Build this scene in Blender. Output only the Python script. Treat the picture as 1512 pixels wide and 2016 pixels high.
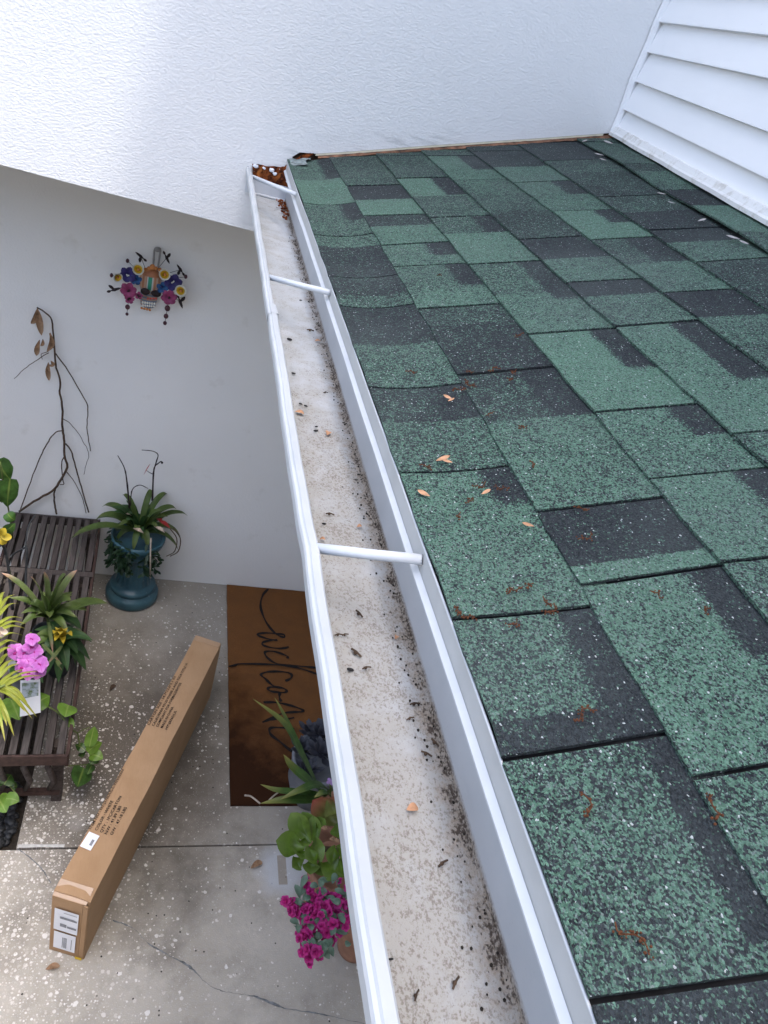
import bpy, bmesh, math, random
from mathutils import Vector, Matrix, noise as mnoise

# ------------------------------------------------------------------ scene, camera, light
for o in list(bpy.data.objects): bpy.data.objects.remove(o)
SC = bpy.context.scene
C = SC.collection
R = math.radians
RND = random.Random(7)

# camera solved from the vanishing points of the gutter, the patio and the walls
BM = [[0.945811, -0.178916, 0.270981], [0.118656, -0.586374, -0.801303], [0.302262, 0.790035, -0.533369]]
FPX = 1450.0
U = 0.5
CAMZ = 2.9
cam = bpy.data.cameras.new('camera'); cam_o = bpy.data.objects.new('camera', cam); C.objects.link(cam_o)
cam.sensor_fit = 'VERTICAL'; cam.sensor_height = 36.0; cam.lens = 36.0*FPX/2016.0
cam.clip_start = 0.02; cam.clip_end = 2000
ax = Vector((BM[0][0], BM[0][1], BM[0][2])).normalized()
az = -Vector((BM[2][0], BM[2][1], BM[2][2])).normalized()
ay = az.cross(ax).normalized(); ax = ay.cross(az)
cam_o.matrix_world = Matrix(((ax.x, ay.x, az.x, 0), (ax.y, ay.y, az.y, 0), (ax.z, ay.z, az.z, CAMZ), (0, 0, 0, 1)))
SC.camera = cam_o
SC.render.resolution_x, SC.render.resolution_y = 768, 1024

SUN = Vector((0.173, -0.14, 1.0)).normalized()
w = bpy.data.worlds.new('World'); SC.world = w; w.use_nodes = True
nt = w.node_tree
bg = nt.nodes['Background']
sky = nt.nodes.new('ShaderNodeTexSky'); sky.sky_type = 'NISHITA'; sky.sun_disc = False
sky.sun_elevation = math.asin(SUN.z); sky.sun_rotation = math.atan2(SUN.x, SUN.y)
sky.air_density = 1.0; sky.dust_density = 4.0; sky.ozone_density = 1.0
hs = nt.nodes.new('ShaderNodeHueSaturation'); hs.inputs['Saturation'].default_value = 0.88
nt.links.new(sky.outputs[0], hs.inputs['Color']); nt.links.new(hs.outputs[0], bg.inputs[0])
bg.inputs[1].default_value = 0.15
sl = bpy.data.lights.new('sun', 'SUN'); sl.energy = 1.0; sl.angle = R(2.2); sl.color = (1.0, 0.95, 0.87)
so = bpy.data.objects.new('sun', sl); C.objects.link(so)
so.rotation_euler = SUN.to_track_quat('Z', 'Y').to_euler(); so.location = (2, -4, 9)
vs = SC.view_settings; vs.view_transform = 'Standard'; vs.look = 'None'; vs.gamma = 1.0; vs.use_curve_mapping = False
vs.exposure = 2.06

# ------------------------------------------------------------------ photo pixel -> place (distance always from the surface touched)
def ray(u, v):
    a, b = (u-756)/FPX, (v-1008)/FPX
    return Vector([BM[0][i]*a+BM[1][i]*b+BM[2][i] for i in range(3)])
def atz(u, v, z):
    d = ray(u, v); t = (z-CAMZ)/d.z; return Vector((d.x*t, d.y*t, z))
def aty(u, v, y):
    d = ray(u, v); t = y/d.y; return Vector((d.x*t, y, CAMZ+d.z*t))

# ------------------------------------------------------------------ material helpers
class N:
    def __init__(s, name, rough=0.7, spec=0.3):
        s.m = bpy.data.materials.new(name); s.m.use_nodes = True; s.t = s.m.node_tree
        s.b = s.t.nodes['Principled BSDF']; s.b.inputs['Roughness'].default_value = rough
        s.b.inputs['Specular IOR Level'].default_value = spec
        s.geo = None; s.tc = None
    def n(s, typ, **k):
        x = s.t.nodes.new('ShaderNode'+typ)
        for a, v in k.items(): setattr(x, a, v)
        return x
    def l(s, a, b): s.t.links.new(a, b)
    def setin(s, x, i, v):
        if hasattr(v, 'is_linked'): s.l(v, x.inputs[i])
        elif v is not None: x.inputs[i].default_value = v
    def pos(s):
        if not s.geo: s.geo = s.n('NewGeometry')
        return s.geo.outputs['Position']
    def obj(s):
        if not s.tc: s.tc = s.n('TexCoord')
        return s.tc.outputs['Object']
    def map(s, vec, scale=(1, 1, 1), loc=(0, 0, 0), rot=(0, 0, 0)):
        x = s.n('Mapping'); s.l(vec, x.inputs[0]); x.inputs['Scale'].default_value = scale
        x.inputs['Location'].default_value = loc; x.inputs['Rotation'].default_value = rot; return x.outputs[0]
    def noise(s, vec, scale, detail=3, rough=0.55):
        x = s.n('TexNoise'); s.l(vec, x.inputs['Vector']); x.inputs['Scale'].default_value = scale
        x.inputs['Detail'].default_value = detail; x.inputs['Roughness'].default_value = rough; return x.outputs['Fac']
    def vor(s, vec, scale, feature='F1', out='Distance', rnd=1.0):
        x = s.n('TexVoronoi', feature=feature); s.l(vec, x.inputs['Vector']); x.inputs['Scale'].default_value = scale
        x.inputs['Randomness'].default_value = rnd; return x.outputs[out]
    def ramp(s, fac, a, b, ca=0.0, cb=1.0, smooth=False):
        x = s.n('MapRange'); x.clamp = True
        if smooth: x.interpolation_type = 'SMOOTHSTEP'
        s.setin(x, 0, fac); x.inputs[1].default_value = a; x.inputs[2].default_value = b
        x.inputs[3].default_value = ca; x.inputs[4].default_value = cb; return x.outputs[0]
    def math(s, op, a, b=None, c=None):
        x = s.n('Math', operation=op); s.setin(x, 0, a); s.setin(x, 1, b); s.setin(x, 2, c); return x.outputs[0]
    def mix(s, fac, a, b, mode='MIX'):
        x = s.n('Mix', data_type='RGBA', blend_type=mode); s.setin(x, 0, fac)
        for i, v in ((6, a), (7, b)):
            if isinstance(v, tuple): v = v if len(v) == 4 else v+(1.0,)
            s.setin(x, i, v)
        return x.outputs[2]
    def sep(s, vec):
        x = s.n('SeparateXYZ'); s.l(vec, x.inputs[0]); return x.outputs
    def bump(s, h, dist=0.002, strength=1.0):
        x = s.n('Bump'); s.l(h, x.inputs['Height']); x.inputs['Distance'].default_value = dist
        x.inputs['Strength'].default_value = strength; s.l(x.outputs[0], s.b.inputs['Normal'])
    def col(s, v):
        if isinstance(v, tuple): s.b.inputs['Base Color'].default_value = v+(1.0,)
        else: s.l(v, s.b.inputs['Base Color'])
        return s
    def roughn(s, v): s.setin(s.b, 'Roughness', v)

def plain(name, col, rough=0.6, var=0.15, scale=30, spec=0.3, bump=0.0, bscale=None):
    a = N(name, rough, spec); f = a.noise(a.obj(), scale, 4)
    lo = tuple(c*(1-var) for c in col); hi = tuple(min(1, c*(1+var)) for c in col)
    a.col(a.mix(a.ramp(f, .3, .7), lo, hi))
    if bump: a.bump(a.noise(a.obj(), bscale or scale*3, 4), bump)
    return a.m

def leafmat(name, base, tip=None, vein=None, rough=0.42, trans=0.25, var=0.25, scale=25):
    """leaf: colour varies by patch and along the leaf (attribute 'along' 0..1 from base to tip, 'across' -1..1)"""
    a = N(name, rough, 0.35)
    f = a.noise(a.pos(), scale, 3)
    c = a.mix(a.ramp(f, .3, .7), tuple(x*(1-var) for x in base), tuple(x*(1+var) for x in base))
    if tip:
        at = a.n('Attribute', attribute_name='along'); c = a.mix(a.ramp(at.outputs['Fac'], .55, 1.0), c, tip)
    ac = a.n('Attribute', attribute_name='across')
    m = a.math('ABSOLUTE', ac.outputs['Fac'])
    if vein: c = a.mix(a.ramp(m, 0.02, .14, 0.7, 0.0), c, vein)
    a.col(c)
    a.b.inputs['Subsurface Weight'].default_value = 0.0
    tr = a.n('BsdfTranslucent'); a.l(c, tr.inputs[0])
    ms = a.n('MixShader'); ms.inputs[0].default_value = trans
    a.l(a.b.outputs[0], ms.inputs[1]); a.l(tr.outputs[0], ms.inputs[2])
    a.l(ms.outputs[0], a.t.nodes['Material Output'].inputs[0])
    a.bump(a.noise(a.pos(), 180, 2), 0.0008)
    return a.m

# ------------------------------------------------------------------ mesh helpers
def link_mesh(name, vs_, fs, mat, parent=None, smooth=False, attrs=None):
    off = Vector(parent['_w']) if parent is not None and '_w' in parent else Vector((0, 0, 0))
    me = bpy.data.meshes.new(name)
    me.from_pydata([tuple(Vector(v)-off) for v in vs_], [], fs)
    if mat: me.materials.append(mat)
    if smooth:
        for p in me.polygons: p.use_smooth = True
    if attrs:
        for k, vals in attrs.items():
            at = me.attributes.new(k, 'FLOAT', 'POINT'); at.data.foreach_set('value', vals)
    me.update()
    o = bpy.data.objects.new(name, me); C.objects.link(o)
    if parent is not None: o.parent = parent; o['_w'] = tuple(off)
    return o
def thing(name, label, cat, loc=(0, 0, 0), group=None):
    o = bpy.data.objects.new(name, None); C.objects.link(o); o.location = loc; o['_w'] = tuple(loc)
    o.empty_display_size = 0.05
    return tag(o, label, cat, group)
def tag(o, label, cat, group=None):
    o['label'] = label; o['category'] = cat
    if group: o['group'] = group
    return o
def struct(o): o['kind'] = 'structure'; return o

class MB:
    """collects boxes, tubes, ribbons into one mesh"""
    def __init__(s): s.v = []; s.f = []; s.al = []; s.ac = []
    def add(s, v, f, al=None, ac=None):
        k = len(s.v); s.v += [Vector(x) for x in v]; s.f += [tuple(i+k for i in q) for q in f]
        s.al += al or [0.0]*len(v); s.ac += ac or [0.0]*len(v); return s
    def box(s, a, b, bev=0.0):
        x0, y0, z0 = a; x1, y1, z1 = b
        return s.add([(x0, y0, z0), (x1, y0, z0), (x1, y1, z0), (x0, y1, z0), (x0, y0, z1), (x1, y0, z1), (x1, y1, z1), (x0, y1, z1)],
                     [(0, 3, 2, 1), (4, 5, 6, 7), (0, 1, 5, 4), (1, 2, 6, 5), (2, 3, 7, 6), (3, 0, 4, 7)])
    def obox(s, o, ex, ey, ez):
        o = Vector(o); v = [o+ex*a+ey*b+ez*c for c in (0, 1) for b in (0, 1) for a in (0, 1)]
        return s.add(v, [(0, 2, 3, 1), (4, 5, 7, 6), (0, 1, 5, 4), (1, 3, 7, 5), (3, 2, 6, 7), (2, 0, 4, 6)])
    def tube(s, pts, rad, seg=8, cap=True):
        pts = [Vector(p) for p in pts]; n = len(pts)
        if not isinstance(rad, (list, tuple)): rad = [rad]*n
        V = []; F = []; up = Vector((0.13, 0.21, 0.97))
        for i, p in enumerate(pts):
            d = (pts[min(i+1, n-1)]-pts[max(i-1, 0)]).normalized()
            a = d.cross(up)
            if a.length < 1e-3: a = d.cross(Vector((1, 0, 0)))
            a.normalize(); b = d.cross(a)
            for k in range(seg):
                t = 2*math.pi*k/seg; V.append(p+(a*math.cos(t)+b*math.sin(t))*rad[i])
        for i in range(n-1):
            for k in range(seg):
                F.append((i*seg+k, i*seg+(k+1) % seg, (i+1)*seg+(k+1) % seg, (i+1)*seg+k))
        if cap: F += [tuple(range(seg-1, -1, -1)), tuple(range((n-1)*seg, n*seg))]
        return s.add(V, F)
    def lathe(s, prof, c, seg=32, flute=0, famp=0.0, fz=(0, 0)):
        V = []; F = []; c = Vector(c)
        for r, z in prof:
            for k in range(seg):
                t = 2*math.pi*k/seg; rr = r
                if flute and fz[0] <= z <= fz[1]: rr = r-famp*(0.5+0.5*math.cos(t*flute))
                V.append(c+Vector((rr*math.cos(t), rr*math.sin(t), z)))
        n = len(prof)
        for i in range(n-1):
            for k in range(seg): F.append((i*seg+k, i*seg+(k+1) % seg, (i+1)*seg+(k+1) % seg, (i+1)*seg+k))
        return s.add(V, F)
    def ball(s, c, r, seg=10, rings=6, sc=(1, 1, 1), M=None):
        V = []; F = []; c = Vector(c)
        for i in range(rings+1):
            ph = math.pi*i/rings
            for k in range(seg):
                t = 2*math.pi*k/seg
                q = Vector((math.sin(ph)*math.cos(t)*sc[0], math.sin(ph)*math.sin(t)*sc[1], math.cos(ph)*sc[2]))*r
                V.append(c+(M @ q if M else q))
        for i in range(rings):
            for k in range(seg): F.append((i*seg+k, (i+1)*seg+k, (i+1)*seg+(k+1) % seg, i*seg+(k+1) % seg))
        return s.add(V, F)
    def leaf(s, pts, width, shape='strap', fold=0.25, up=(0, 0, 1), n=10, cols=4, curl=0.0):
        """a leaf surface along a smooth path; its half-width follows shape(t); V fold along the midrib"""
        P = smoothpath(pts, n); upv = Vector(up).normalized(); V = []; F = []; al = []; ac = []
        for i, p in enumerate(P):
            t = i/(len(P)-1)
            d = (P[min(i+1, len(P)-1)]-P[max(i-1, 0)]).normalized()
            a = d.cross(upv)
            if a.length < 1e-3: a = d.cross(Vector((1, 0.2, 0)))
            a.normalize(); nrm = a.cross(d)
            hw = SHAPES[shape](t)*width*0.5
            for k in range(cols+1):
                q = -1+2*k/cols
                V.append(p+a*(hw*q)+nrm*(abs(q)*hw*fold - curl*hw*q*q)); al.append(t); ac.append(q)
        m = cols+1
        for i in range(len(P)-1):
            for k in range(cols): F.append((i*m+k, i*m+k+1, (i+1)*m+k+1, (i+1)*m+k))
        return s.add(V, F, al, ac)
    def build(s, name, mat, parent=None, smooth=False):
        return link_mesh(name, s.v, s.f, mat, parent, smooth, {'along': s.al, 'across': s.ac} if any(s.al) else None)
def raw_mesh(name, mb, mat, smooth=False):
    me = bpy.data.meshes.new(name); me.from_pydata([tuple(q) for q in mb.v], [], mb.f); me.materials.append(mat)
    if smooth:
        for p in me.polygons: p.use_smooth = True
    if any(mb.al):
        for k, vals in (('along', mb.al), ('across', mb.ac)):
            at = me.attributes.new(k, 'FLOAT', 'POINT'); at.data.foreach_set('value', vals)
    me.update(); return me
def xf(loc, rot=(0, 0, 0), sc=1.0):
    from mathutils import Euler
    sc = sc if isinstance(sc, (tuple, list)) else (sc, sc, sc)
    return Matrix.LocRotScale(Vector(loc), Euler(rot), Vector(sc))
def frame(loc, zdir, spin=0.0, sc=1.0):
    q = Vector(zdir).normalized().to_track_quat('Z', 'Y').to_matrix() @ Matrix.Rotation(spin, 3, 'Z')
    return Matrix.Translation(Vector(loc)) @ q.to_4x4() @ Matrix.Scale(sc, 4)
def inst(name, me, parent, Mw):
    o = bpy.data.objects.new(name, me); C.objects.link(o)
    if parent is not None:
        o.parent = parent; o.matrix_local = Matrix.Translation(-Vector(parent['_w'])) @ Mw; o['_w'] = tuple(parent['_w'])
    else: o.matrix_local = Mw
    return o
def smoothpath(pts, n):
    P = [Vector(p) for p in pts]
    if len(P) == 2: return [P[0].lerp(P[1], i/n) for i in range(n+1)]
    P = [P[0]*2-P[1]]+P+[P[-1]*2-P[-2]]; out = []; segs = len(P)-3
    for i in range(n+1):
        s_ = i/n*segs; k = min(int(s_), segs-1); t = s_-k
        a, b, c, d = P[k:k+4]
        out.append(0.5*((2*b)+(c-a)*t+(2*a-5*b+4*c-d)*t*t+(3*b-a-3*c+d)*t**3))
    return out
def heart(t):
    return max(0.0, min(1, 1.25*math.sin(math.pi*min(1, t*0.86+0.14))**0.75*(1-0.35*t))) if t < 0.999 else 0.0
SHAPES = {
    'strap': lambda t: (min(1, 0.55+t*2.2))*(1-max(0, (t-0.35)/0.65)**2.2) if t < 1 else 0.0,
    'heart': heart,
    'paddle': lambda t: math.sin(math.pi*min(1, t**1.6))**0.62*0.96+0.14*(1-t) if t < 1 else 0.0,
    'petal': lambda t: math.sin(math.pi*t**1.3)**0.7+0.12*(1-t),
    'blade': lambda t: (1-t)**0.6*min(1, .5+3*t),
}
def ribbon_flat(pts, width, z, n=40, jit=0.0, rnd=RND):
    P = smoothpath([(p[0], p[1], 0) for p in pts], n); V = []; F = []
    for i, p in enumerate(P):
        d = (P[min(i+1, n)]-P[max(i-1, 0)]); d.normalize(); a = Vector((-d.y, d.x, 0))
        ww = (width(i/n) if callable(width) else width)*0.5*(1+jit*rnd.uniform(-1, 1))
        p = p+a*rnd.uniform(-1, 1)*jit*0.003
        V += [(p.x+a.x*ww, p.y+a.y*ww, z), (p.x-a.x*ww, p.y-a.y*ww, z)]
    for i in range(n): F.append((2*i, 2*i+1, 2*i+3, 2*i+2))
    return V, F

# ------------------------------------------------------------------ materials
def m_stucco(name, col, stain=False):
    a = N(name, 0.85, 0.15); p = a.pos()
    big = a.noise(p, 1.1, 3); c = a.mix(a.ramp(big, .3, .7), tuple(x*0.94 for x in col), col)
    if stain:
        # grey weathered smears low on the wall by the roof, with streaks of their own
        sx = a.sep(p)
        st = a.noise(a.map(p, (3, 1, 26)), 2.0, 5, .65)
        lowb = a.math('SUBTRACT', sx[2], a.math('MULTIPLY', a.math('MAXIMUM', a.math('SUBTRACT', sx[0], 0.3), 0.0), 0.32))
        msk = a.math('MULTIPLY', a.ramp(st, .52, .68), a.ramp(lowb, 2.475, 2.53, 1.0, 0.0))
        msk = a.math('MULTIPLY', msk, a.math('MULTIPLY', a.ramp(sx[0], 0.15, 0.35), a.ramp(sx[0], .75, .95, 1.0, 0.0)))
        c = a.mix(a.math('MULTIPLY', msk, 0.55), c, (0.36, 0.37, 0.37))
    a.col(c)
    m1 = a.map(p, (1.0, 1.0, 1.6))
    h = a.math('ADD', a.math('MULTIPLY', a.ramp(a.noise(m1, 105, 4, .6), .40, .66), .6), a.math('MULTIPLY', a.noise(p, 300, 3), .4))
    a.bump(h, 0.0015, 0.8)
    return a.m
M = {}
M['stucco'] = m_stucco('white_stucco', (0.84, 0.84, 0.835), True)
M['porch'] = m_stucco('porch_paint', (0.74, 0.73, 0.70))
a = N('porch_paint_smooth', 0.7, 0.2); p = a.pos()
c = a.mix(a.ramp(a.noise(p, 1.3, 4), .3, .7), (.77, .765, .74), (.83, .825, .80))
sm = a.math('MULTIPLY', a.ramp(a.noise(p, 6.0, 4, .6), .62, .78), .35); c = a.mix(sm, c, (.5, .47, .4))
a.col(c); a.bump(a.noise(p, 120, 3), 0.0012); M['porch'] = a.m
M['ceil'] = plain('stained_ceiling_boards', (.20, .15, .10), .7, .2, 20)
M['header_under'] = plain('header_backing', (.10, .06, .04), 0.9, .4, 40, bump=.002)

# shingles: coloured mineral granules; attribute 'tone' is the share of green granules in each printed block
a = N('shingle_granules', 0.92, 0.25); p = a.pos()
at = a.n('Attribute', attribute_name='tone'); tone = at.outputs['Fac']
jit = a.math('MULTIPLY_ADD', a.math('SUBTRACT', a.noise(p, 55, 3, .6), .5), 0.42, tone)
jit = a.math('MULTIPLY_ADD', a.math('SUBTRACT', a.noise(p, 9, 3), .5), 0.30, jit)
vd = a.n('TexVoronoi'); a.l(a.map(p, (1, .8, 1)), vd.inputs['Vector']); vd.inputs['Scale'].default_value = 640
rs = a.sep(vd.outputs['Color'])
v2 = a.n('TexVoronoi'); a.l(p, v2.inputs['Vector']); v2.inputs['Scale'].default_value = 370; r2 = a.sep(v2.outputs['Color'])
sel = a.math('ADD', a.math('MULTIPLY', rs[0], .58), a.math('MULTIPLY', r2[0], .42))
isg = a.ramp(a.math('SUBTRACT', jit, sel), -0.10, 0.10)
green = a.mix(rs[1], (.050, .108, .074), (.142, .260, .186))
green = a.mix(a.ramp(rs[2], .80, .95), green, (.17, .22, .20))
dark = a.mix(rs[1], (.010, .012, .0145), (.042, .050, .055))
c = a.mix(isg, dark, green)
c = a.mix(a.ramp(rs[2], .9935, .996), c, (.50, .53, .52))
c = a.mix(a.math('MULTIPLY', a.ramp(a.noise(p, 3.2, 4), .45, .8), .35), c, (.115, .135, .13))
# a dusting of pale wear streaks
a.col(c); a.bump(a.math('ADD', vd.outputs['Distance'], a.math('MULTIPLY', a.noise(p, 160, 2), .6)), 0.0022, 0.9)
a.roughn(0.9)
M['shingle'] = a.m
M['felt'] = plain('roof_underlay', (.02, .02, .022), .95, .3, 60)

def m_gutter(name, dirt):
    a = N(name, 0.42, 0.4); p = a.pos(); s = a.sep(p)
    c = a.mix(a.ramp(a.noise(p, 9, 4), .3, .7), (.45, .47, .48), (.53, .545, .555))
    if dirt:
        # silt lying on the trough floor: thick along the back corner, thinner towards the front, with granule specks
        y = s[1]; x = s[0]; fl = a.ramp(s[2], 2.326, 2.334, 1.0, 0.0)
        near = a.ramp(y, 1.55, 0.9)
        n1 = a.noise(p, 26, 5, .7); n2 = a.noise(a.map(p, (1, .75, 1)), 340, 5, .75); n3 = a.noise(a.map(p, (1, .6, 1)), 420, 2)
        film = a.math('MULTIPLY', a.ramp(a.math('ADD', n1, a.math('MULTIPLY', near, .30)), .46, .80), .75)
        c = a.mix(a.math('MULTIPLY', film, fl), c, (.38, .355, .31))
        speck = a.ramp(a.math('ADD', n2, a.math('ADD', a.math('MULTIPLY', near, .05), a.math('MULTIPLY', a.math('SUBTRACT', a.noise(p, 13, 4, .7), .5), .30))), .56, .66)
        c = a.mix(a.math('MULTIPLY', a.math('MULTIPLY', speck, fl), .62), c, (.15, .115, .08))
        edge = a.ramp(x, .262, .310)
        eb = a.math('ADD', a.math('MULTIPLY', edge, 1.05), a.math('MULTIPLY', a.math('SUBTRACT', a.noise(p, 34, 5, .75), .5), 1.5))
        e1 = a.ramp(eb, .62, 1.0)
        c = a.mix(a.math('MULTIPLY', a.math('MULTIPLY', e1, fl), .55), c, (.34, .25, .16))
        e2 = a.ramp(a.math('ADD', eb, a.math('MULTIPLY', a.math('SUBTRACT', n3, .5), 1.3)), .98, 1.22)
        c = a.mix(a.math('MULTIPLY', a.math('MULTIPLY', e2, fl), .92), c, (.060, .040, .028))
        fr = a.math('ADD', a.ramp(x, .224, .200), a.math('MULTIPLY', a.math('SUBTRACT', n1, .5), 1.6))
        c = a.mix(a.math('MULTIPLY', a.math('MULTIPLY', a.ramp(fr, .7, 1.2), fl), .6), c, (.33, .27, .19))
        bk = a.math('MULTIPLY', a.ramp(n2, .63, .68), .5)
        c = a.mix(a.math('MULTIPLY', bk, a.ramp(s[2], 2.331, 2.335)), c, (.35, .35, .36))
        a.roughn(a.ramp(fl, 0, 1, .42, .85))
        a.bump(a.math('MULTIPLY', a.math('ADD', e2, n2), fl), 0.0015, .8)
    else:
        sc = a.ramp(a.noise(a.map(p, (1, .3, 1)), 120, 4, .7), .62, .70)
        c = a.mix(a.math('MULTIPLY', sc, .5), c, (.52, .53, .52))
        a.bump(a.noise(a.map(p, (1, .35, 1)), 40, 3), 0.0016, .6)
    a.col(c); return a.m
M['gutter'] = m_gutter('gutter_trough_paint', True)
M['rim'] = m_gutter('gutter_rim_paint', False)
M['white_metal'] = plain('white_coated_metal', (.62, .64, .66), .4, .05, 18, .4)
M['hem'] = plain('lit_edge_white', (.60, .61, .62), .4, .04, 30, .4)  # paler tone stands in for light catching the drip edge's lip and hem
M['drip'] = plain('drip_edge_metal', (.50, .50, .485), .45, .06, 22, .4)  # grey of the face turned from the light is put into the colour
a = N('rotten_rust', .9, .15); p = a.pos()
f1 = a.noise(p, 45, 5, .7); c = a.mix(a.ramp(f1, .3, .62), (.42, .115, .028), (.045, .012, .008))
c = a.mix(a.ramp(a.noise(p, 20, 4), .58, .7), c, (.62, .21, .05)); c = a.mix(a.ramp(a.noise(p, 70, 3), .69, .72), c, (.75, .72, .68))
a.col(c); a.bump(a.noise(p, 90, 5, .7), .006, 1.0); M['rust'] = a.m
M['flash'] = plain('rusty_flashing', (.17, .085, .05), .85, .75, 38, bump=.003)
M['cream'] = plain('cream_bead', (.72, .68, .52), .6, .1, 30)
a = N('vinyl_siding', .45, .35); p = a.pos()
c = a.mix(a.ramp(a.noise(p, 2.2, 3), .3, .7), (.84, .84, .85), (.88, .88, .885)); fl = a.ramp(a.noise(a.map(p, (1, .4, 1.2)), 38, 3, .7), .735, .76)
c = a.mix(a.math('MULTIPLY', fl, .45), c, (.35, .33, .3)); a.col(c); a.bump(a.noise(a.map(p, (1, .12, 1)), 60, 3), .0006); M['vinyl'] = a.m
a = N('dirty_vinyl_trim', .5, .3); p = a.pos()
c = a.mix(a.math('MULTIPLY', a.ramp(a.noise(p, 16, 6, .75), .52, .72), .7), (.76, .75, .73), (.36, .31, .23)); a.col(c); M['vinyl_trim'] = a.m
M['wood_dark'] = None
a = N('weathered_slats', .8, .25); p = a.obj()
g = a.noise(a.map(p, (30, 2.2, 30)), 3, 5, .65); c = a.mix(a.ramp(g, .3, .7), (.026, .022, .020), (.125, .108, .100))
oi = a.n('ObjectInfo'); c = a.mix(a.math('MULTIPLY', oi.outputs['Random'], .5), c, (.055, .04, .036)); a.col(c); a.bump(g, .0015); M['slat'] = a.m
M['rail'] = plain('red_brown_rail', (.062, .036, .030), .7, .35, 40, bump=.001)

def m_concrete():
    a = N('aggregate_concrete', .85, .25); p = a.pos(); s = a.sep(p)
    c = a.mix(a.ramp(a.noise(p, 2.3, 5, .6), .32, .68), (.36, .330, .275), (.51, .475, .410))
    c = a.mix(a.ramp(a.noise(p, 60, 4), .4, .7), c, a.mix(.5, c, (.42, .40, .37)))
    # damp grime patch along the carton and bench
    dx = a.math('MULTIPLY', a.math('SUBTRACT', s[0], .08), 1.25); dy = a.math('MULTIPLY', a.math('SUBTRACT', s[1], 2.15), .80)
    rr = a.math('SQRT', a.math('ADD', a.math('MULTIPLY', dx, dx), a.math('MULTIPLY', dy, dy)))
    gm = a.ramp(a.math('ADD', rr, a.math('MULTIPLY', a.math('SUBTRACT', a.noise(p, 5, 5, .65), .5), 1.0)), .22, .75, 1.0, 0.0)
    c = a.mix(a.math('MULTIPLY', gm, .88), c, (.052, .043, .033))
    c = a.mix(a.math('MULTIPLY', a.ramp(a.noise(p, 4.3, 6, .7), .50, .72), .45), c, (.16, .14, .115))
    # far half of the patio is more worn and brown
    far = a.ramp(a.math('ADD', s[1], a.math('MULTIPLY', a.math('SUBTRACT', a.noise(p, 3, 3), .5), .6)), 1.55, 1.95)
    c = a.mix(a.math('MULTIPLY', far, .45), c, (.20, .175, .145))
    # pale pebbles and shell chips exposed at the surface, crowded at the left and front
    q = a.math('ADD', a.math('MULTIPLY', a.ramp(a.math('ADD', s[0], a.math('MULTIPLY', s[1], .22)), .62, -.02), 1.0), a.math('MULTIPLY', a.math('SUBTRACT', a.noise(p, 6.5, 3), .5), 1.1))
    for sc_, thr, seed in ((52, .30, 0), (95, .33, 3.3), (30, .22, 7.7), (170, .30, 5.1)):
        v = a.n('TexVoronoi', voronoi_dimensions='2D'); a.l(a.map(p, (1, 1.0, 0), (seed, seed*.7, 0)), v.inputs['Vector']); v.inputs['Scale'].default_value = sc_
        wob = a.math('MULTIPLY_ADD', a.noise(a.map(p, (1, 1, 1), (seed*3, 0, 0)), sc_*1.5, 3, .6), .62, a.math('SUBTRACT', v.outputs['Distance'], .15))
        cs = a.sep(v.outputs['Color'])
        size = a.math('MULTIPLY', cs[0], thr); on = a.ramp(a.math('SUBTRACT', a.math('MULTIPLY_ADD', q, .62, .12 if sc_ < 90 else .05 if sc_ < 120 else .34), cs[1]), 0, .02)
        if sc_ == 30: on = a.math('MULTIPLY', on, a.ramp(cs[2], .62, .64))
        st = a.math('MULTIPLY', a.ramp(a.math('SUBTRACT', a.math('ADD', size, .22), wob), 0, .05), on)
        c = a.mix(a.math('MULTIPLY', st, .28 if sc_ == 170 else 1.0), c, a.mix(cs[2], (.46, .42, .36), (.74, .72, .68)))
    dk = a.n('TexVoronoi', voronoi_dimensions='2D'); a.l(p, dk.inputs['Vector']); dk.inputs['Scale'].default_value = 34; ds = a.sep(dk.outputs['Color'])
    c = a.mix(a.math('MULTIPLY', a.ramp(a.math('MULTIPLY_ADD', a.noise(p, 90, 2), .15, dk.outputs['Distance']), .20, .14), a.ramp(ds[0], .955, .965)), c, (.02, .018, .016))
    # sprayed white paint round a bare rectangle
    ctr = atz(558, 1712, 0); ex = a.math('SUBTRACT', s[0], ctr.x); ey = a.math('SUBTRACT', s[1], ctr.y)
    e = a.math('SQRT', a.math('ADD', a.math('POWER', a.math('DIVIDE', ex, .115), 2.0), a.math('POWER', a.math('DIVIDE', ey, .118), 2.0)))
    e = a.math('ADD', e, a.math('MULTIPLY', a.math('SUBTRACT', a.noise(p, 14, 4), .5), .7))
    rx = a.math('MAXIMUM', a.math('DIVIDE', a.math('ABSOLUTE', a.math('SUBTRACT', ex, -.005)), .018), a.math('DIVIDE', a.math('ABSOLUTE', ey), .062))
    pm = a.math('MULTIPLY', a.ramp(e, .55, 1.15, 1.0, 0.0), a.ramp(rx, .95, 1.05))
    c = a.mix(a.math('MULTIPLY', pm, .62), c, (.62, .66, .70))
    c = a.mix(a.math('MULTIPLY', a.ramp(rx, 1.05, .95), .5), c, (.33, .29, .24))
    # other faint pale smudges
    c = a.mix(a.math('MULTIPLY', a.ramp(a.noise(p, 3.7, 2), .66, .78), .35), c, (.50, .52, .53))
    a.col(c); a.bump(a.math('ADD', a.noise(p, 220, 3), a.noise(p, 30, 3)), .0012); return a.m
M['concrete'] = m_concrete()
M['tan'] = plain('tan_plaster', (.55, .52, .47), .85, .12, 8, bump=.002)
M['soil'] = plain('dark_soil', (.030, .024, .018), .95, .4, 50, bump=.004)
M['ground'] = plain('ground_earth', (.12, .11, .085), .95, .3, 4)
M['pebble'] = plain('black_pebble', (.022, .024, .027), .5, .45, 30)
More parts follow.
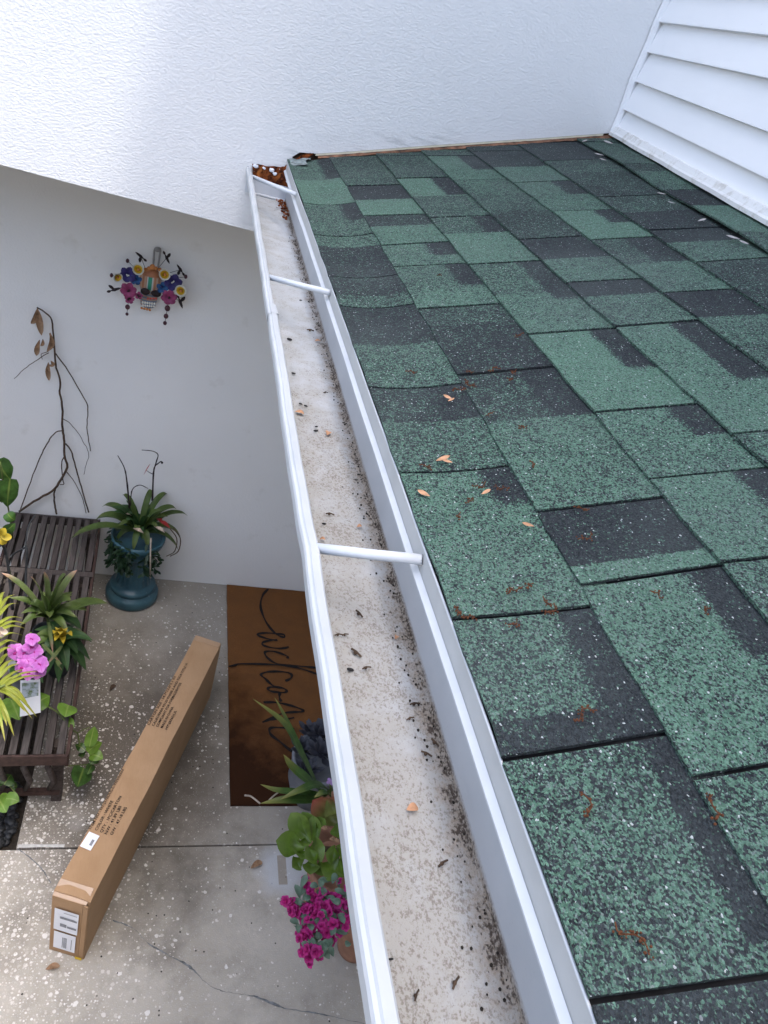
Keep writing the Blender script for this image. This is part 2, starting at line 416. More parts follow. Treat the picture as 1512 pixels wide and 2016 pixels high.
M['joint'] = plain('dark_joint', (.012, .011, .010), .95, .3, 40)  # near-black underlay that shows in the slab joint
M['whiteline'] = plain('pale_joint_filler', (.55, .55, .53), .8, .2, 60)
M['crack'] = plain('grey_crack_filler', (.17, .18, .185), .8, .55, 45)
a = N('cardboard', .8, .2); p = a.obj()
c = a.mix(a.ramp(a.noise(p, 7, 4), .3, .7), (.365, .225, .120), (.43, .275, .155)); c = a.mix(a.math('MULTIPLY', a.ramp(a.noise(a.map(p, (60, 8, 60)), 4, 4), .5, .75), .25), c, (.30, .18, .10))
a.col(c); a.bump(a.noise(p, 90, 3), .0007); M['card'] = a.m
M['tape'] = plain('clear_tape', (.41, .265, .155), .22, .08, 20, .6)
M['paper'] = plain('white_label_paper', (.80, .82, .86), .6, .04, 20)
M['ink'] = plain('black_ink', (.030, .024, .020), .8, .3, 60)
M['grey_ink'] = plain('grey_ink', (.25, .26, .28), .8, .2, 60)
M['yellow'] = plain('yellow_sticker', (.75, .52, .03), .6, .08, 20)
a = N('coir', .97, .1); p = a.pos(); s = a.sep(p)
c = a.mix(a.ramp(a.noise(p, 420, 3, .7), .3, .7), (.115, .045, .014), (.290, .130, .048)); c = a.mix(a.ramp(a.noise(p, 12, 4), .35, .7), c, a.mix(.5, c, (.15, .07, .03)))
# damp stain spreading from the front corner of the mat
we = a.math('ADD', a.math('MULTIPLY', a.math('SUBTRACT', 2.75, s[1]), 1.15), a.math('MULTIPLY', a.math('SUBTRACT', .80, s[0]), 1.15))
we = a.math('ADD', we, a.math('MULTIPLY', a.math('SUBTRACT', a.noise(p, 11, 5, .65), .5), .9))
c = a.mix(a.math('MULTIPLY', a.ramp(we, .38, 1.0), .88), c, (.026, .010, .006)); a.col(c)
a.bump(a.noise(p, 380, 3, .7), .004, 1.0); M['coir'] = a.m
M['matink'] = plain('black_mat_paint', (.014, .011, .010), .95, .4, 200)
a = N('blue_glaze', .38, .45); p = a.obj()
c = a.mix(a.ramp(a.noise(p, 9, 5, .6), .3, .7), (.018, .062, .085), (.048, .125, .155)); c = a.mix(a.ramp(a.noise(p, 40, 4), .66, .76), c, (.20, .27, .29)); a.col(c); a.bump(a.noise(p, 30, 3), .002); M['glaze'] = a.m
M['terra'] = plain('terracotta', (.36, .19, .125), .85, .2, 20, bump=.001)
M['greypot'] = plain('pale_grey_pot', (.20, .215, .24), .6, .15, 20)
M['iron'] = plain('dark_iron', (.03, .033, .036), .55, .3, 60)
M['stem_brown'] = plain('brown_stem', (.075, .048, .030), .8, .5, 60, bump=.001)
M['stem_dark'] = plain('dark_spike', (.022, .014, .015), .7, .4, 60)
M['stem_pale'] = plain('pale_root', (.42, .36, .29), .8, .2, 60)
M['stem_green'] = plain('green_vine_stem', (.12, .16, .045), .6, .3, 60)
M['dry'] = leafmat('dried_leaf', (.33, .20, .115), (.46, .31, .20), None, .9, .2, .4, 60)
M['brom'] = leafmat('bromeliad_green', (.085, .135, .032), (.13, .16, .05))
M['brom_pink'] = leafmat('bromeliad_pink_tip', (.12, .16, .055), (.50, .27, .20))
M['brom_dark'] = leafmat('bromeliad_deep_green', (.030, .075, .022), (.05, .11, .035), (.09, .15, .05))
M['fern'] = leafmat('fern_green', (.018, .042, .018))
M['yellow_bract'] = leafmat('yellow_bract', (.48, .36, .035), (.62, .46, .04), None, .5, .3, .25)
M['red_bract'] = leafmat('red_bract', (.36, .025, .022), (.45, .05, .04))
M['cream_petal'] = leafmat('cream_spathe', (.62, .48, .38), (.70, .58, .47))
M['palm'] = leafmat('palm_leaflet', (.24, .28, .035), (.36, .33, .05), (.45, .42, .12), .4, .3)
a_ = leafmat('pothos_leaf', (.14, .26, .035), None, (.30, .40, .10), .3, .3); M['pothos'] = a_
M['pothos_dark'] = leafmat('pothos_leaf_dark', (.045, .105, .022), None, (.20, .27, .06), .3, .2, .4, 40)  # darker green version of the pothos leaf
M['orchid'] = leafmat('orchid_petal', (.58, .16, .56), (.68, .30, .68), (.52, .08, .42), .5, .3, .15)
M['orchid_lip'] = leafmat('orchid_lip', (.40, .02, .22))
M['strap_green'] = leafmat('orchid_strap_leaf', (.055, .115, .025), (.30, .28, .07), (.10, .17, .05))
M['jade'] = leafmat('paddle_leaf', (.085, .150, .016), (.17, .26, .06), None, .26, .10, .35)
M['jade_red'] = leafmat('red_flushed_leaf', (.13, .15, .035), (.36, .085, .06), None, .35, .2, .35, 30)
M['succ'] = leafmat('grey_succulent', (.050, .052, .068), (.085, .092, .112), None, .55, .1, .35)
M['magenta'] = leafmat('magenta_petal', (.42, .018, .17), (.50, .035, .25), None, .6, .25, .4, 60)
M['sage'] = leafmat('sage_leaf', (.135, .215, .155), (.19, .27, .20), None, .6, .2, .3)
M['lilac'] = leafmat('lilac_petal', (.48, .30, .62))
M['catkin'] = plain('rust_catkin', (.105, .038, .016), .9, .4, 200)
M['chip'] = plain('tan_leaf_flake', (.50, .27, .15), .8, .35, 90)
M['drop'] = plain('black_dropping', (.025, .024, .024), .8, .3, 90)
M['lichen'] = plain('pale_grey_flake', (.36, .34, .32), .9, .25, 90)

# ------------------------------------------------------------------ ground and patio
G = MB().add([(-400, -400, -.09), (400, -400, -.09), (400, 400, -.09), (-400, 400, -.09)], [(0, 1, 2, 3)])
struct(G.build('ground', M['ground']))
JY = 1.711
patio = struct(MB().add([(-3.2, -2.6, -.05), (2.2, -2.6, -.05), (2.2, 3.6, -.05), (-3.2, 3.6, -.05)], [(0, 1, 2, 3)]).build('patio', M['joint']))
BEDX = -.325
MB().box((-.72, -2.6, -.045), (2.2, JY-.004, 0)).build('slab', M['concrete'], patio)
MB().box((BEDX, JY+.004, -.045), (2.2, 3.6, -.0015)).build('slab', M['concrete'], patio)
v, f = ribbon_flat([(BEDX+.004, JY+.011), (BEDX+.10, JY+.010), (BEDX+.17, JY+.008)], .013, .0035, 8, .2); link_mesh('joint_filler', v, f, M['whiteline'], patio)
cr = [atz(x, y, 0) for x, y in ((222, 1812), (262, 1828), (292, 1858), (330, 1880), (375, 1905), (405, 1935), (440, 1952), (500, 1962), (560, 1985), (620, 1995), (700, 2012), (780, 2030), (900, 2045))]
v, f = ribbon_flat(cr, lambda t: max(.0012, .0035+.0055*math.sin(13*t)*math.sin(31*t+1)-.001*t), .0022, 120, .45); link_mesh('crack', v, f, M['crack'], patio)
v, f = ribbon_flat([atz(x, y, 0) for x, y in ((35, 1672), (60, 1690), (85, 1715), (100, 1740))], .0035, .0024, 20, .4); link_mesh('crack', v, f, M['crack'], patio)

gb = struct(MB().box((-3.39, -2.6, -.049), (-1.201, 3.32, -.02)).add([(-1.2005, -2.6, -.02), (-.721, -2.6, -.02), (-.721, JY-.004, -.02), (-1.2005, JY-.004, -.02)], [(0, 1, 2, 3)]).build('garden_bed', M['soil']))
bed = thing('pebble_bed', 'bed of smooth black pebbles in a patio cut-out below the bench', 'pebbles', (-.6, 1.87, -.045))
MB().box((-1.2, JY+.004, -.0449), (BEDX-.002, 3.32, -.03)).build('soil', M['soil'], bed)
PEB = []
for i in range(12):
    b = MB().ball((0, 0, 0), .024, 9, 6, (1, .72, .45)); b.v = [q*(1+.16*mnoise.noise(q*60+Vector((i*3, 0, 0)))) for q in b.v]; PEB.append(raw_mesh('pebble', b, M['pebble'], True))
for i in range(150):
    x = RND.uniform(-.62, BEDX-.022); y = RND.uniform(JY+.028, 1.995); s_ = RND.uniform(.7, 1.15)
    inst('pebble', PEB[i % 12], bed, xf((x, y, -.022+RND.uniform(0, .014)), (RND.uniform(-.3, .3), RND.uniform(-.3, .3), RND.uniform(0, 6)), s_))

# ------------------------------------------------------------------ the house
house = thing('house', 'white house with green shingle eave, stucco wall and white lap siding', 'house', (1.3, 2.675, 0))
WY = 2.660            # face of the stucco header
PWY = 3.33            # porch wall behind it
TH = math.atan(.32); CU, SU = math.cos(TH), math.sin(TH)
EX, EZ = .295, CAMZ-.455
NRM = Vector((-SU, 0, CU)); UPS = Vector((CU, 0, SU))
def roofp(u, y, h=0.0): return Vector((EX, y, EZ))+UPS*u+NRM*h
def rf(px, py):
    d = ray(px, py); k = .32; t = (EZ-k*EX-CAMZ)/(d.z-k*d.x); P = d*t
    return (P.x-EX)/CU, P.y
SX = lambda y: EX+CU*(1.128-.10*(2.66-y))        # siding face follows the end of the roof, slightly out of square
def zjunc(x): return CAMZ+U*(-.822+.3195*(x/U-.764))

# stucco header wall with a stepped lower edge over the roof
zl = lambda x: CAMZ+U*(-1.392-.028*(x/U))
def wallgrid(outline, y0, y1, name, mat, parent):
    n = len(outline)
    V = [(x, y0, z) for x, z in outline]+[(x, y1, z) for x, z in outline]
    F = [tuple(range(n)), tuple(range(2*n-1, n-1, -1))]+[(i, i+n, (i+1) % n+n, (i+1) % n) for i in range(n)]
    return link_mesh(name, V, F, mat, parent)
out = [(-3.2, zl(-3.2)), (.302, zl(.302)), (.302, 2.405), (.31, 2.462), (.33, 2.480), (.382, zjunc(.382))]
out += [(x, zjunc(x)+RND.uniform(-.0012, .0012)) for x in (.5, .62, .74, .86, .98, 1.1, 1.22, 1.34)]+[(1.425, zjunc(1.425)), (1.425, 4.9), (-3.2, 4.9)]
uw = wallgrid(out, WY, WY+.02, 'stucco_wall', M['stucco'], house)
uw['label'] = 'white textured stucco header wall above the porch'
MB().box((-3.2, WY+.0205, 2.245), (2.2, WY+.21, 4.9)).build('header_core', M['header_under'], house)
MB().box((-3.2, WY+.2105, 2.33), (2.2, PWY-.001, 2.36)).build('porch_ceiling', M['ceil'], house)
bd = MB()
for i in range(5, 13):
    x0, z0 = out[i]; x1, z1 = out[i+1]
    bd.add([(x0, WY-.003, z0-.006), (x1, WY-.003, z1-.006), (x1, WY-.003, z1), (x0, WY-.003, z0), (x0, WY+.014, z0-.006), (x1, WY+.014, z1-.006)], [(0, 1, 2, 3), (4, 5, 1, 0)])
bd.build('stop_bead', M['cream'], house)
pw = MB().box((-3.2, PWY, 0), (2.2, PWY+.15, 2.36)).build('porch_wall', M['porch'], house); pw['label'] = 'smooth shaded porch wall behind the planters'
MB().box((1.42, -2.0, .0), (1.52, PWY-.002, 2.32)).build('entry_wall', M['porch'], house)
MB().box((.34, -2.0, 2.28), (1.419, WY-.001, 2.298)).build('soffit', M['porch'], house)
MB().box((.3165, -2.0, 2.27), (.336, WY-.002, 2.436)).build('fascia', M['white_metal'], house)

# rot and rust where the gutter meets the wall
px = [(496, 321), (508, 322), (520, 325), (532, 327), (541, 331), (552, 328), (561, 327), (566, 322), (574, 322), (580, 313), (592, 306), (603, 302), (618, 301), (608, 309), (596, 315), (587, 326), (583, 343), (584, 368), (586, 398), (566, 404), (540, 396), (516, 386), (501, 372), (498, 350)]
rp = [aty(x, y, WY-.003) for x, y in px]
bmh = bmesh.new(); fv = [bmh.verts.new(q) for q in rp]; bmh.faces.new(fv); bmesh.ops.triangulate(bmh, faces=bmh.faces[:])
bmesh.ops.subdivide_edges(bmh, edges=bmh.edges[:], cuts=3)
for q in bmh.verts: q.co.y += -.004+.006*mnoise.noise(q.co*55); q.co.x += .003*mnoise.noise(q.co*90+Vector((5, 0, 0))); q.co.z += .003*mnoise.noise(q.co*90)
me = bpy.data.meshes.new('rotten_patch'); bmh.to_mesh(me); bmh.free(); me.materials.append(M['rust'])
ro = bpy.data.objects.new('rotten_patch', me); C.objects.link(ro); ro.parent = house; ro.location = -Vector(house['_w']); ro['label'] = 'rusty orange rotten patch of wall at the gutter end'
for (x, y, s_) in ((503, 327, 5), (535, 335, 5), (541, 342, 4), (563, 338, 3.5), (567, 357, 4), (571, 364, 3), (520, 331, 3)):
    c_ = aty(x, y, WY-.011); b = MB().ball(c_, s_*.0016, 7, 4, (1.2, .5, .8)); b.v = [q+Vector((mnoise.noise(q*200), 0, mnoise.noise(q*200+Vector((9, 0, 0)))))*.003 for q in b.v]
    b.build('paint_flake', M['paper'], house)

# ------------------------------------------------------------------ roof with separate shingles
roof = MB().obox(roofp(.0, -2.0, -.022), UPS*1.22, Vector((0, 4.659, 0)), NRM*.018).build('roof', M['felt'], house)
roof['label'] = 'green asphalt shingle roof slope'
UL = [lambda y: -.0004, lambda y: .139, lambda y: .295, lambda y: .449, lambda y: .602, lambda y: .752+.03*(y-1.6), lambda y: .918+.070*(y-1.5), lambda y: 1.06+.10*(y-1.5)]
# cross joints read from the photograph: (left px, right px); between them printed blocks: (end share, tone)
CR = [
 [((600, 405), (720, 400), [(.5, .50), (1, .72)], (.70, .5)), ((640, 466), (745, 462), [(1, .48)], (.68, .55)), ((660, 549), (785, 545), [(.3, .50), (1, .20)], None), ((680, 608), (820, 602), [(.62, .24), (1, .46)], None),
  ((742, 770), (915, 760), [(.52, .16), (1, .50)], None), ((800, 937), (1005, 922), [(.45, .28), (1, .50)], (.65, .45)), ((905, 1225), (1168, 1200), [(1, .60)], (.72, .30)), ((1000, 1505), (1310, 1447), [(.78, .52), (1, .16)], (.72, .9)),
  ((1180, 1968), (1460, 1950), [(1, .52)], (.80, .9)), ((1300, 2600), (1700, 2480), [(.4, .25), (1, .5)], None)],
 [((701, 369), (796, 364), [(.4, .34), (1, .40)], None), ((732, 428), (844, 422), [(.5, .08), (1, .76)], None), ((767, 488), (886, 477), [(.4, .25), (1, .66)], None), ((785, 529), (915, 519), [(1, .58)], (.65, .6)),
  ((833, 614), (983, 599), [(.6, .52), (1, .62)], (.70, .55)), ((912, 746), (1084, 724), [(.3, .36), (1, .20)], None), ((1070, 1015), (1290, 983), [(.42, .30), (1, .58)], (.60, .42)), ((1160, 1162), (1400, 1115), [(.78, .14), (1, .74)], None),
  ((1372, 1540), (1620, 1490), [(1, .62)], (.74, .55)), ((1600, 2300), (1950, 2200), [(1, .55)], (.75, .5))],
 [((770, 308), (862, 306), [(1, .36)], None), ((798, 354), (892, 349), [(1, .38)], None), ((859, 433), (970, 425), [(.5, .70), (1, .42)], (.62, .5)), ((930, 525), (1060, 514), [(.4, .44), (1, .68)], (.66, .4)),
  ((1045, 664), (1200, 648), [(.5, .48), (1, .62)], (.68, .6)), ((1167, 820), (1353, 800), [(1, .78)], (.70, .55)), ((1280, 949), (1491, 924), [(1, .62)], (.70, .5)), ((1400, 1118), (1660, 1085), [(1, .66)], (.7, .5)), ((1560, 1420), (1900, 1380), [(1, .55)], None)],
 [((864, 309), (960, 307), [(1, .38)], None), ((909, 357), (1008, 352), [(1, .62)], (.60, .6)), ((1032, 477), (1151, 466), [(.3, .46), (.6, .40), (1, .30)], None), ((1118, 561), (1258, 550), [(.5, .14), (1, .56)], None), ((1214, 650), (1364, 633), [(.36, .10), (1, .54)], None),
  ((1400, 868), (1610, 845), [(1, .66)], (.62, .6)), ((1560, 1060), (1800, 1030), [(1, .5)], None)],
 [((945, 300), (1040, 297), [(1, .20)], None), ((1030, 363), (1124, 356), [(.55, .14), (1, .60)], None), ((1108, 418), (1210, 413), [(1, .56)], (.66, .5)), ((1177, 476), (1290, 466), [(1, .74)], (.66, .5)), ((1313, 582), (1450, 570), [(.5, .42), (1, .58)], (.5, .5)), ((1445, 688), (1590, 676), [(.5, .10), (1, .52)], None), ((1600, 840), (1800, 820), [(1, .45)], None)],
 [((1086, 320), (1172, 317), [(1, .13)], None), ((1192, 391), (1288, 386), [(.4, .36), (1, .28)], None), ((1290, 457), (1392, 451), [(.5, .36), (1, .15)], None), ((1392, 521), (1498, 510), [(.42, .10), (1, .56)], None), ((1540, 640), (1690, 630), [(1, .3)], None)],
 [((1146, 283), (1205, 286), [(1, .40)], None), ((1204, 334), (1283, 329), [(1, .46)], None), ((1296, 382), (1384, 375), [(.3, .3), (1, .50)], None), ((1435, 471), (1540, 464), [(.42, .13), (1, .70)], None), ((1600, 600), (1740, 590), [(1, .45)], None)],
]
def shingle(k, ya, yb, blocks, corner):
    """one tab of course k; ya/yb = (y at lower edge, y at upper edge) of its far and near ends"""
    gap = .0017+RND.uniform(0, .0009)+.0016*min(1, max(0, (ya[0]-.8)/1.4))
    uo, u1 = UL[k], UL[k+1]
    tw = RND.uniform(-.0008, .0012); lift = RND.uniform(0, .0010)
    ts = {0.0, 1.0}
    for e, _ in blocks[:-1]: ts |= {max(0, e-.012), min(1, e+.012)}
    us = {0.0, 1.0}
    if corner: ts |= {max(.01, corner[1]-.03), min(.99, corner[1]+.03)}; us |= {corner[0]-.05, corner[0]+.05}
    ts |= {.25, .5, .75}; us |= {.2, .4, .6, .8}
    ts = sorted(ts); us = sorted(us)
    def tone(t, q):
        for e, tn in blocks:
            if t <= e+1e-6: break
        if corner and q > corner[0] and t < corner[1]: tn = min(tn, .13)
        return tn
    V = []; T = []; nu = len(us)+1
    for t in ts:
        for j, q in enumerate(us+[1.22]):
            yl = ya[0]*(1-t)+yb[0]*t; yu = ya[1]*(1-t)+yb[1]*t; qq = min(q, 1)
            y = yl*(1-qq)+yu*qq
            if t == 0: y -= gap
            if t == 1: y += gap
            u = uo(y)+(u1(y)-uo(y))*q
            h = .0052*(1-qq)+.0012+lift+tw*(t-.5)*2 - (.0042 if q > 1 else 0)
            if k == 0: h += -.0065*math.sin(math.pi*min(1, max(0, q)))*min(1, max(0, (y-.2)/1.0)) + .002
            if k == 6: h += .006*(1-qq)*(1+.6*math.sin(y*9))
            if q == 0: u += .0012*math.sin(y*37+k)+.0008*math.sin(y*91)
            V.append(roofp(u, y, h)); T.append(tone(t, qq))
    n = len(ts); F = []
    for i in range(n-1):
        for j in range(nu-1): F.append((i*nu+j, i*nu+j+1, (i+1)*nu+j+1, (i+1)*nu+j))
    # drop skirt round the visible edges gives the tab its thickness
    edge = [i*nu for i in range(n)]
    def skirt(idx, d, tn=.03):
        b = len(V)
        for i in idx: V.append(V[i]-NRM*d); T.append(tn)
        for a_ in range(len(idx)-1): F.append((idx[a_], idx[a_+1], b+a_+1, b+a_))
    skirt(edge, .0046, .55); skirt(list(range(nu)), .004); skirt([(n-1)*nu+j for j in range(nu)], .004)
    link_mesh('shingle', V, F, M['shingle'], roof, False, {'tone': T})
FARY = WY-.012
for k, rows in enumerate(CR):
    prev = (FARY, FARY)
    for (pl, pr, blocks, corner) in rows:
        yl, yr = rf(*pl)[1], rf(*pr)[1]
        yl = yl*.8+yr*.2; yr = yr*.8+yl*.2
        if min(yl, yr) > FARY-.03: continue
        shingle(k, prev, (yl, yr), blocks, corner); prev = (yl, yr)
    while prev[0] > -1.9:
        d = RND.uniform(.16, .36); nx = (max(-1.98, prev[0]-d), max(-1.98, prev[1]-d))
        shingle(k, prev, nx, [(RND.uniform(.3, .7), RND.choice((.15, .4, .6))), (1, RND.choice((.3, .55, .7)))], RND.choice((None, (.7, .5)))); prev = nx
# drip edge: face greyed for shade, kicked-out lip and hem painted paler as lit
dp = [(.2946, 2.4440), (.2936, 2.4448), (.2930, 2.4440), (.2942, 2.4425), (.2950, 2.4185), (.2898, 2.4125), (.2905, 2.4112), (.2965, 2.4170), (.2965, 2.4420)]
V = []; F = []; ys = [-2.0+i*.11 for i in range(43)]; ys[-1] = WY-.004
for y in ys:
    for x, z in dp: V.append((x+.0007*math.sin(y*5)+.0004*math.sin(y*17), y, z+.0006*math.sin(y*7+1)))
m = len(dp)
for i in range(len(ys)-1):
    for j in range(m-1): F.append((i*m+j, i*m+j+1, (i+1)*m+j+1, (i+1)*m+j))
link_mesh('drip_edge', V, F, M['drip'], house)
MB().tube([(.2932+.0007*math.sin(y*5)+.0004*math.sin(y*17), y, 2.4462+.0006*math.sin(y*7+1)) for y in ys], .00135, 6).build('drip_edge_hem', M['hem'], house, True)
V = []; F = []
for y in ys:
    o_ = .0007*math.sin(y*5)+.0004*math.sin(y*17); z_ = .0006*math.sin(y*7+1)
    V += [(.2944+o_, y, 2.4192+z_), (.2892+o_, y, 2.4130+z_), (.2894+o_, y, 2.4105+z_)]
for i in range(len(ys)-1):
    for j in range(2): F.append((i*3+j, i*3+j+1, (i+1)*3+j+1, (i+1)*3+j))
link_mesh('drip_edge_lip', V, F, M['hem'], house)
# crumpled rusty flashing in the joint under the stucco
V = []; F = []; xs = [.39+i*.022 for i in range(47)]
for i, x in enumerate(xs):
    u = (x-EX)/CU; j = RND.uniform(-.004, .004)
    zr = roofp(u, 0, .006).z
    for (yy, dz) in ((WY-.022+j*1.8, -.001), (WY-.014+j, .001+RND.uniform(0, .002)), (WY-.004, .002+RND.uniform(0, .003)), (WY+.018, .003)): V.append((x, yy, zr+dz))
for i in range(len(xs)-1):
    for j in range(3): F.append((i*4+j, (i+1)*4+j, (i+1)*4+j+1, i*4+j+1))
link_mesh('flashing', V, F, M['flash'], house)
# torn pale underlay at the roof corner by the gutter
V = []; F = []
for i in range(9):
    for j in range(4):
        x = .300+i*.0085; y = 2.545+j*.034
        u = (x-EX)/CU; V.append(roofp(u+.005*mnoise.noise(Vector((x*50, y*70, 7))), y+.016*mnoise.noise(Vector((x*60, y*40, 0))), 0.0078+.006*mnoise.noise(Vector((x*70, y*90, 3)))))
for i in range(8):
    for j in range(3):
        if not (i > 5 and j < 2): F.append((i*4+j, (i+1)*4+j, (i+1)*4+j+1, i*4+j+1))
link_mesh('torn_underlay', V, F, plain('worn_grey_felt', (.20, .235, .23), .9, .5, 60, bump=.002), house)

# ------------------------------------------------------------------ lap siding
sw = MB()
V = [(SX(2.659)+.028, 2.659, 2.5), (SX(-2)+.028, -2, 2.3), (SX(-2)+.028, -2, 6.19), (SX(2.659)+.028, 2.659, 6.19), (SX(2.659)+.2, 2.659, 2.5), (SX(-2)+.2, -2, 2.3), (SX(-2)+.2, -2, 6.19), (SX(2.659)+.2, 2.659, 6.19)]
sw.add(V, [(0, 1, 2, 3), (4, 7, 6, 5), (0, 4, 5, 1), (3, 2, 6, 7), (1, 5, 6, 2), (0, 3, 7, 4)])
siding = sw.build('siding_wall', M['vinyl'], house); siding['label'] = 'white vinyl lap siding wall beside the roof'
ZL = [2.797+.086*i for i in range(-3, 40)]           # lower edges of the laps at the corner
def sidez(z0, y): return z0-(2.66-y)*(.034 if z0 < 3.0 else .015)
for i, z0 in enumerate(ZL):
    z1 = z0+.090
    if z0 > 6.05: break
    V = []; F = []; ya, yb = 2.656, -1.99; nn = 12
    for q in range(nn+1):
        y = ya+(yb-ya)*q/nn; x = SX(y); zb = sidez(z0, y); zt = sidez(z1, y)
        zmin = roofp((x-EX)/CU, y).z+.012
        zb2 = max(zb, zmin); zt2 = max(zt, zmin+.001); k_ = (zb2-zb)/.09
        wv = .0010*math.sin(y*6+i*2)
        V += [(x+.0225-wv, y, zb2-.002), (x+wv+.0+.017*k_, y, zb2), (x+.0005+wv+.017*k_, y, zb2+.005), (x+.0175+wv, y, zt2), (x+.0225, y, zt2+.002)]
    for q in range(nn):
        for j in range(4): F.append((q*5+j, q*5+j+1, (q+1)*5+j+1, (q+1)*5+j))
    if max(sidez(z1, ya), sidez(z1, yb)) < 2.62: continue
    link_mesh('siding_panel', V, F, M['vinyl'], siding)
# corner bead (bent and gapped) and base trim
V = []; F = []
for q in range(40):
    z = 2.81+q*.055; x = SX(2.652)-.004+.002*math.sin(q*1.9)
    if q in (3, 4): x -= .004
    V += [(x-.006, 2.6565, z), (x-.004, 2.646, z), (x+.008, 2.641, z), (x+.027, 2.650, z)]
for q in range(39):
    for j in range(3): F.append((q*4+j, q*4+j+1, (q+1)*4+j+1, (q+1)*4+j))
link_mesh('corner_trim', V, F, M['vinyl'], siding)
V = []; F = []; nn = 40
for q in range(nn+1):
    y = 2.650-4.64*q/nn; x = SX(y)-.003; zb = roofp((x-EX)/CU, y).z+.010+.0008*math.sin(q*2.1)
    V += [(x+.010, y, zb-.001), (x-.010+.001*math.sin(q*1.7), y, zb), (x-.011+.001*math.sin(q*1.7), y, zb+.010), (x-.005, y, zb+.015), (x+.001, y, zb+.030), (x+.016, y, zb+.034)]
for q in range(nn):
    for j in range(5): F.append((q*6+j, q*6+j+1, (q+1)*6+j+1, (q+1)*6+j))
link_mesh('base_trim', V, F, M['vinyl_trim'], siding)
# unseen slab, added to block sun and draw the stucco's soft shadow line
def ev(y, z): return -.138+.156*(z-2.776)-.12*(y-2.66)
e = MB().add([(ev(-1.5, 6.2), -1.5, 6.2), (1.75, -1.5, 6.2), (1.75, 2.655, 6.2), (ev(2.655, 6.2), 2.655, 6.2), (ev(-1.5, 6.2)+.02, -1.5, 6.34), (1.75, -1.5, 6.34), (1.75, 2.655, 6.34), (ev(2.655, 6.2)+.02, 2.655, 6.34)],
             [(0, 3, 2, 1), (4, 5, 6, 7), (0, 1, 5, 4), (1, 2, 6, 5), (2, 3, 7, 6), (3, 0, 4, 7)]); e.build('added_sun_blocker', M['white_metal'], house)
# unseen rear and side walls, added to cut low sky light on the porch
MB().box((-3.6, -3.0, 0), (2.2, -2.7, 4.2)).build('added_rear_wall', M['tan'], house)
cw = MB().box((-3.6, -2.69, 0), (-3.4, 3.6, 2.3)).build('added_side_wall', M['tan'])
tag(cw, 'unseen plastered wall added left of the patio to block low sky light', 'wall')

# ------------------------------------------------------------------ gutter
gut = thing('gutter', 'white metal rain gutter with silt along its trough and dented front lip', 'gutter', (.24, 1.0, 2.316))
FZ = 2.320
def gx(y):  # gentle waviness and the dent at the overlap of the two lengths
    w_ = .0005*math.sin(y*4.2)+.0004*math.sin(y*11+1)
    return w_
HY = (.655, 1.584, 2.535)
def rimoff(y):
    o = .0004*math.sin(y*19)+.0003*math.sin(y*43)
    for h in HY: o += .0018*math.exp(-((y-h)/.035)**2)
    return o
def sweep(name, prof, y0, y1, n, mat, off=0.0, rim=False, sm=False):
    V = []; F = []; m = len(prof)
    for i in range(n+1):
        y = y0+(y1-y0)*i/n
        for x, z, k in prof: V.append((x+gx(y)*.6+(rimoff(y)*k if rim else 0)+off*k, y, z+(.0008*math.sin(y*6)+.0005*math.sin(y*23))*k))
    for i in range(n):
        for j in range(m-1): F.append((i*m+j, i*m+j+1, (i+1)*m+j+1, (i+1)*m+j))
    return link_mesh(name, V, F, mat, gut, sm)
trough = [(.1735, 2.380, 0), (.181, 2.372, 0), (.186, 2.355, 0), (.196, 2.338, 0), (.204, 2.333, 0), (.205, FZ+.001, 0), (.207, FZ, 0), (.225, FZ-.0005, 0), (.25, FZ-.001, 0), (.275, FZ-.0005, 0), (.300, FZ, 0), (.3095, FZ+.0005, 0), (.3120, FZ+.004, 0), (.3128, 2.345, 0), (.3135, 2.434, 0)]
sweep('trough', trough, -1.9, WY-.004, 90, M['gutter'])
rimA = [(.1735, 2.3795, 1), (.1705, 2.381, 1), (.1700, 2.394, 1), (.1715, 2.3975, 1), (.1745, 2.3990, 1), (.1760, 2.4015, 1), (.1850, 2.4005, 1), (.1872, 2.3985, 1), (.1872, 2.3900, 1), (.1850, 2.3875, 1)]
rimB = [(x-(.0022 if x > .18 else -.0008), z-.0012, k) for x, z, k in rimA]
r1 = sweep('front_lip', rimA, -1.9, 1.405, 150, M['rim'], 0, True); r1['label'] = 'near length of dented lip, overlapping the far length'
sweep('front_lip', rimB, 1.385, WY-.003, 80, M['rim'], -.0012, True)
jl = [(x+(.0010 if x > .18 else -.0014), z+.0007, k) for x, z, k in rimA]; sweep('lip_joint', jl, 1.36, 1.405, 4, M['rim'], 0, True)
MB().box((.1755, WY-.0125, FZ+.0004), (.3125, WY-.0105, 2.368)).build('end_cap', M['white_metal'], gut)
for (a_, b_) in (((630, 1080), (843, 1103)), ((540, 548), (663, 579)), ((505, 350), (592, 385))):
    p0 = atz(*a_, 2.394); p1 = atz(*b_, 2.433); p0.x = .1865; p1.x = min(p1.x, .2935)
    MB().tube([p0, p0.lerp(p1, .5)-Vector((0, 0, .0006)), p1], .0062, 14).build('hanger_tube', M['white_metal'], gut, True)
